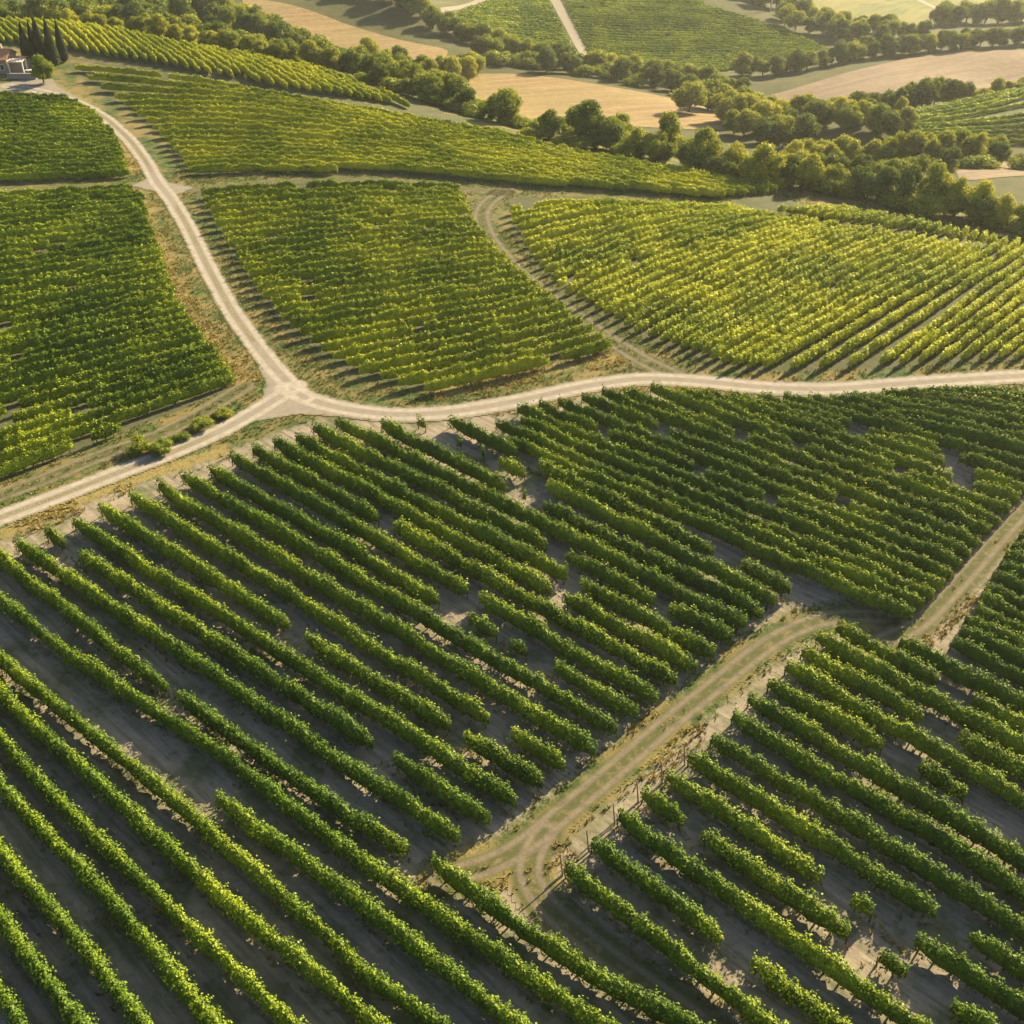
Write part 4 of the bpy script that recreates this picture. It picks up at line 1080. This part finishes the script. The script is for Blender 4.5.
# gable triangles of the walls
gv = [(fx1 - .01, fy0, hh_), (fx1 - .01, fy1, hh_), (fx1 - .01, (fy0 + fy1) / 2, hh_ + 1.5), (fx0, fy0, hh_), (fx0, fy1, hh_), (fx0, (fy0 + fy1) / 2, hh_ + 1.5)]
add("gable", mesh_np("gable", gv[:3], None, [(0, 1, 2)], [M_WALL]), house); add("gable", mesh_np("gable", gv[3:], None, [(0, 2, 1)], [M_WALL]), house)
d_ = boxes("door", [(-.3, .9, fy0 - .06, fy0 + .02, 0, 2.2)], M_DARKW, house)
boxes("door_frame", [(-.42, -.3, fy0 - .1, fy0, 0, 2.32), (.9, 1.02, fy0 - .1, fy0, 0, 2.32), (-.3, .9, fy0 - .1, fy0, 2.2, 2.32)], M_STONE, d_)
for xw in (-4.0, 2.0):
    wn = boxes("window", [(xw - .4, xw + .4, fy0 - .05, fy0 + .02, 1.1, 2.2)], M_DARKW, house)
    boxes("frame", [(xw - .5, xw - .4, fy0 - .09, fy0, 1.0, 2.3), (xw + .4, xw + .5, fy0 - .09, fy0, 1.0, 2.3), (xw - .4, xw + .4, fy0 - .09, fy0, 2.2, 2.3), (xw - .4, xw + .4, fy0 - .12, fy0, 1.0, 1.1)], M_WHITE, wn)
# lean-to wing
wing = boxes("wing_wall", [(3.22, 6.6, 2.6, 7.4, -1, 2.3)], M_WALL, house)
V, Q = gable(3.45, 6.3, 2.6, 7.4, 2.32, .8)
add("wing_roof", mesh_np("wing_roof", V, Q, None, [M_ROOF]), house)
# terrace wall, pergola, table
tw = unproj([(21, 79)])[0]
o = boxes("terrace_wall", [(-2.4, 2.9, -.15, .15, -.4, .95), (-2.5, 3.0, -.2, .2, .95, 1.03)], M_STONE, None, tuple(tw)); tag(o, "low pale stone wall along the farmhouse terrace", "wall")
pg = bpy.data.objects.new("pergola", None); COL.objects.link(pg); pw = unproj([(18, 75)])[0]; pg.location = tuple(pw); tag(pg, "white garden pergola on the farmhouse terrace", "pergola")
for a, b in ((-1.3, -.1), (1.3, -.1), (-1.3, 1.8), (1.3, 1.8)): boxes("post", [(a - .09, a + .09, b - .09, b + .09, -.2, 2.3)], M_WHITE, pg)
boxes("roof_frame", [(-1.5, 1.5, -.2, 0.0, 2.3, 2.46), (-1.5, 1.5, 1.7, 1.9, 2.3, 2.46)] + [(x - .05, x + .05, -.4, 2.1, 2.46, 2.56) for x in np.linspace(-1.4, 1.4, 7)], M_WHITE, pg)
tb = bpy.data.objects.new("garden_table", None); COL.objects.link(tb); pw = unproj([(29.5, 74)])[0]; tb.location = tuple(pw); tag(tb, "small white garden table right of the pergola", "table")
boxes("tabletop", [(-.7, .7, -.45, .45, .72, .78)], M_WHITE, tb)
for a in (-.6, .6):
    for b in (-.35, .35): boxes("leg", [(a - .04, a + .04, b - .04, b + .04, 0, .72)], M_WHITE, tb)
# utility pole far off
pd = ray(772, 0); Yp = 440.0; xp = pd[0] * Yp / pd[1]; zp = float(hz(xp, Yp))
up = bpy.data.objects.new("utility_pole", None); COL.objects.link(up); up.location = (xp, Yp, zp); tag(up, "thin pale utility pole in the hazy tree belt at the top", "pole")
v, q = tube([(0, 0, -.5), (0, 0, 16)], [.28, .2], 8); add("pole", mesh_np("pole", v, q, None, [M_WHITE], None, len(q)), up)
boxes("crossarm", [(-1.6, 1.6, -.1, .1, 15, 15.2)], M_WHITE, up)

# ------------------------------------------------------------------ grass tufts (one mass per kind)
def tufts(name, pts2, mat, size, label, nb=7, seed=3, hs=(.6, 1.3)):
    r_ = np.random.default_rng(seed); n = len(pts2); z = hz(pts2[:, 0], pts2[:, 1])
    base = np.repeat(np.c_[pts2, z], nb, axis=0); m_ = len(base)
    a = r_.uniform(0, 2 * np.pi, m_); sz = size * r_.uniform(hs[0], hs[1], m_); rad = sz * .5 * r_.random(m_)
    b = base + np.c_[np.cos(a) * rad, np.sin(a) * rad, np.full(m_, -.02)]
    w_ = (sz * .22)[:, None]; side = np.c_[-np.sin(a), np.cos(a), np.zeros(m_)]
    tip = b + np.c_[np.cos(a) * sz * .55, np.sin(a) * sz * .55, sz * r_.uniform(.5, 1.1, m_)]
    V = np.stack([b - side * w_, b + side * w_, tip], 1).reshape(-1, 3)
    me = mesh_np(name, V, None, np.arange(m_ * 3).reshape(-1, 3), [mat])
    return tag(add(name, me), label, "grass", kind="stuff")
def scatter(n, bbox, cond, seed):
    r_ = np.random.default_rng(seed); x = r_.uniform(bbox[0], bbox[1], n); y = r_.uniform(bbox[2], bbox[3], n)
    A_ = ground_attrs(x, y); nz = noise1(x * .7 + y * .4, seed, 2.2) + noise1(y * .8 - x * .5, seed + 1, 1.7)
    k2 = cond(A_, nz, r_.random(n)); return np.c_[x, y][k2]
gp = scatter(150000, (-90, 70, 26, 175), lambda a, nz, r_: (a['vine'] < .3) & (a['road'] < -.15) & (a['dry'] < -.3) & ((a['trk'] < -.1) | (a['trut'] > .6)) & (nz + r_ * 1.2 > .3), 11)
tufts("verge_grass", gp, M_GREEN_GRASS, .26, "green grass on the verges of roads and tracks", 5, 4)
dp = scatter(230000, (-90, 70, 26, 175), lambda a, nz, r_: (a['dry'] > -.9) & (a['road'] < -.1) & ((a['trk'] < 0) | (a['trut'] > .5)) & (nz + r_ > .35), 12)
tufts("dry_grass", dp, M_DRY_GRASS, .30, "dry straw-coloured grass along field edges and row ends", 5, 5)
# weeds under the foreground rows
acc = []
for row in ROWS:
    if row['block'] not in 'FGR': continue
    ln = resample(row['line'], .25); r_ = np.random.default_rng(int(abs(ln[0, 0]) * 100))
    T_ = np.gradient(ln, axis=0); T_ /= np.linalg.norm(T_, axis=1)[:, None] + 1e-9; Nn = np.c_[-T_[:, 1], T_[:, 0]]
    t = np.arange(len(ln)) * .25; k2 = (noise1(t, int(abs(ln[0, 1]) * 10), 3.0) + r_.uniform(-.6, .6, len(t)) > .35)
    pt = ln + Nn * r_.normal(-.35 if True else 0, .32, len(ln))[:, None]
    acc.append(pt[k2])
wp = np.vstack(acc); pj = proj(np.c_[wp, np.zeros(len(wp))]); wp = wp[(pj[:, 0] > -60) & (pj[:, 0] < 1090) & (pj[:, 1] < 1090) & (pj[:, 2] > 1)]
dl = (noise1(wp[:, 0] + wp[:, 1], 5, 9.0) > .1)
tufts("weeds", wp[~dl], M_GREEN_GRASS, .30, "green weeds growing under the foreground vine rows", 6, 6)
tufts("dry_weeds", wp[dl], M_DRY_GRASS, .30, "dry orange weeds growing under the foreground vine rows", 6, 8)

# ------------------------------------------------------------------ haze
m, t = new_mat("haze_air"); k = N(t)
pv = k.n("ShaderNodeVolumePrincipled"); pv.inputs["Color"].default_value = (.93, .94, .96, 1); pv.inputs["Density"].default_value = 0.00011; pv.inputs["Anisotropy"].default_value = .5
k.out(None, pv.outputs[0])
V, Q = [], []
box(V, Q, -3100, 3100, -900, 4100, float(Z.min()) - 1.5, 66)
tag(add("haze", mesh_np("haze", V, Q, None, [m])), kind="stuff")
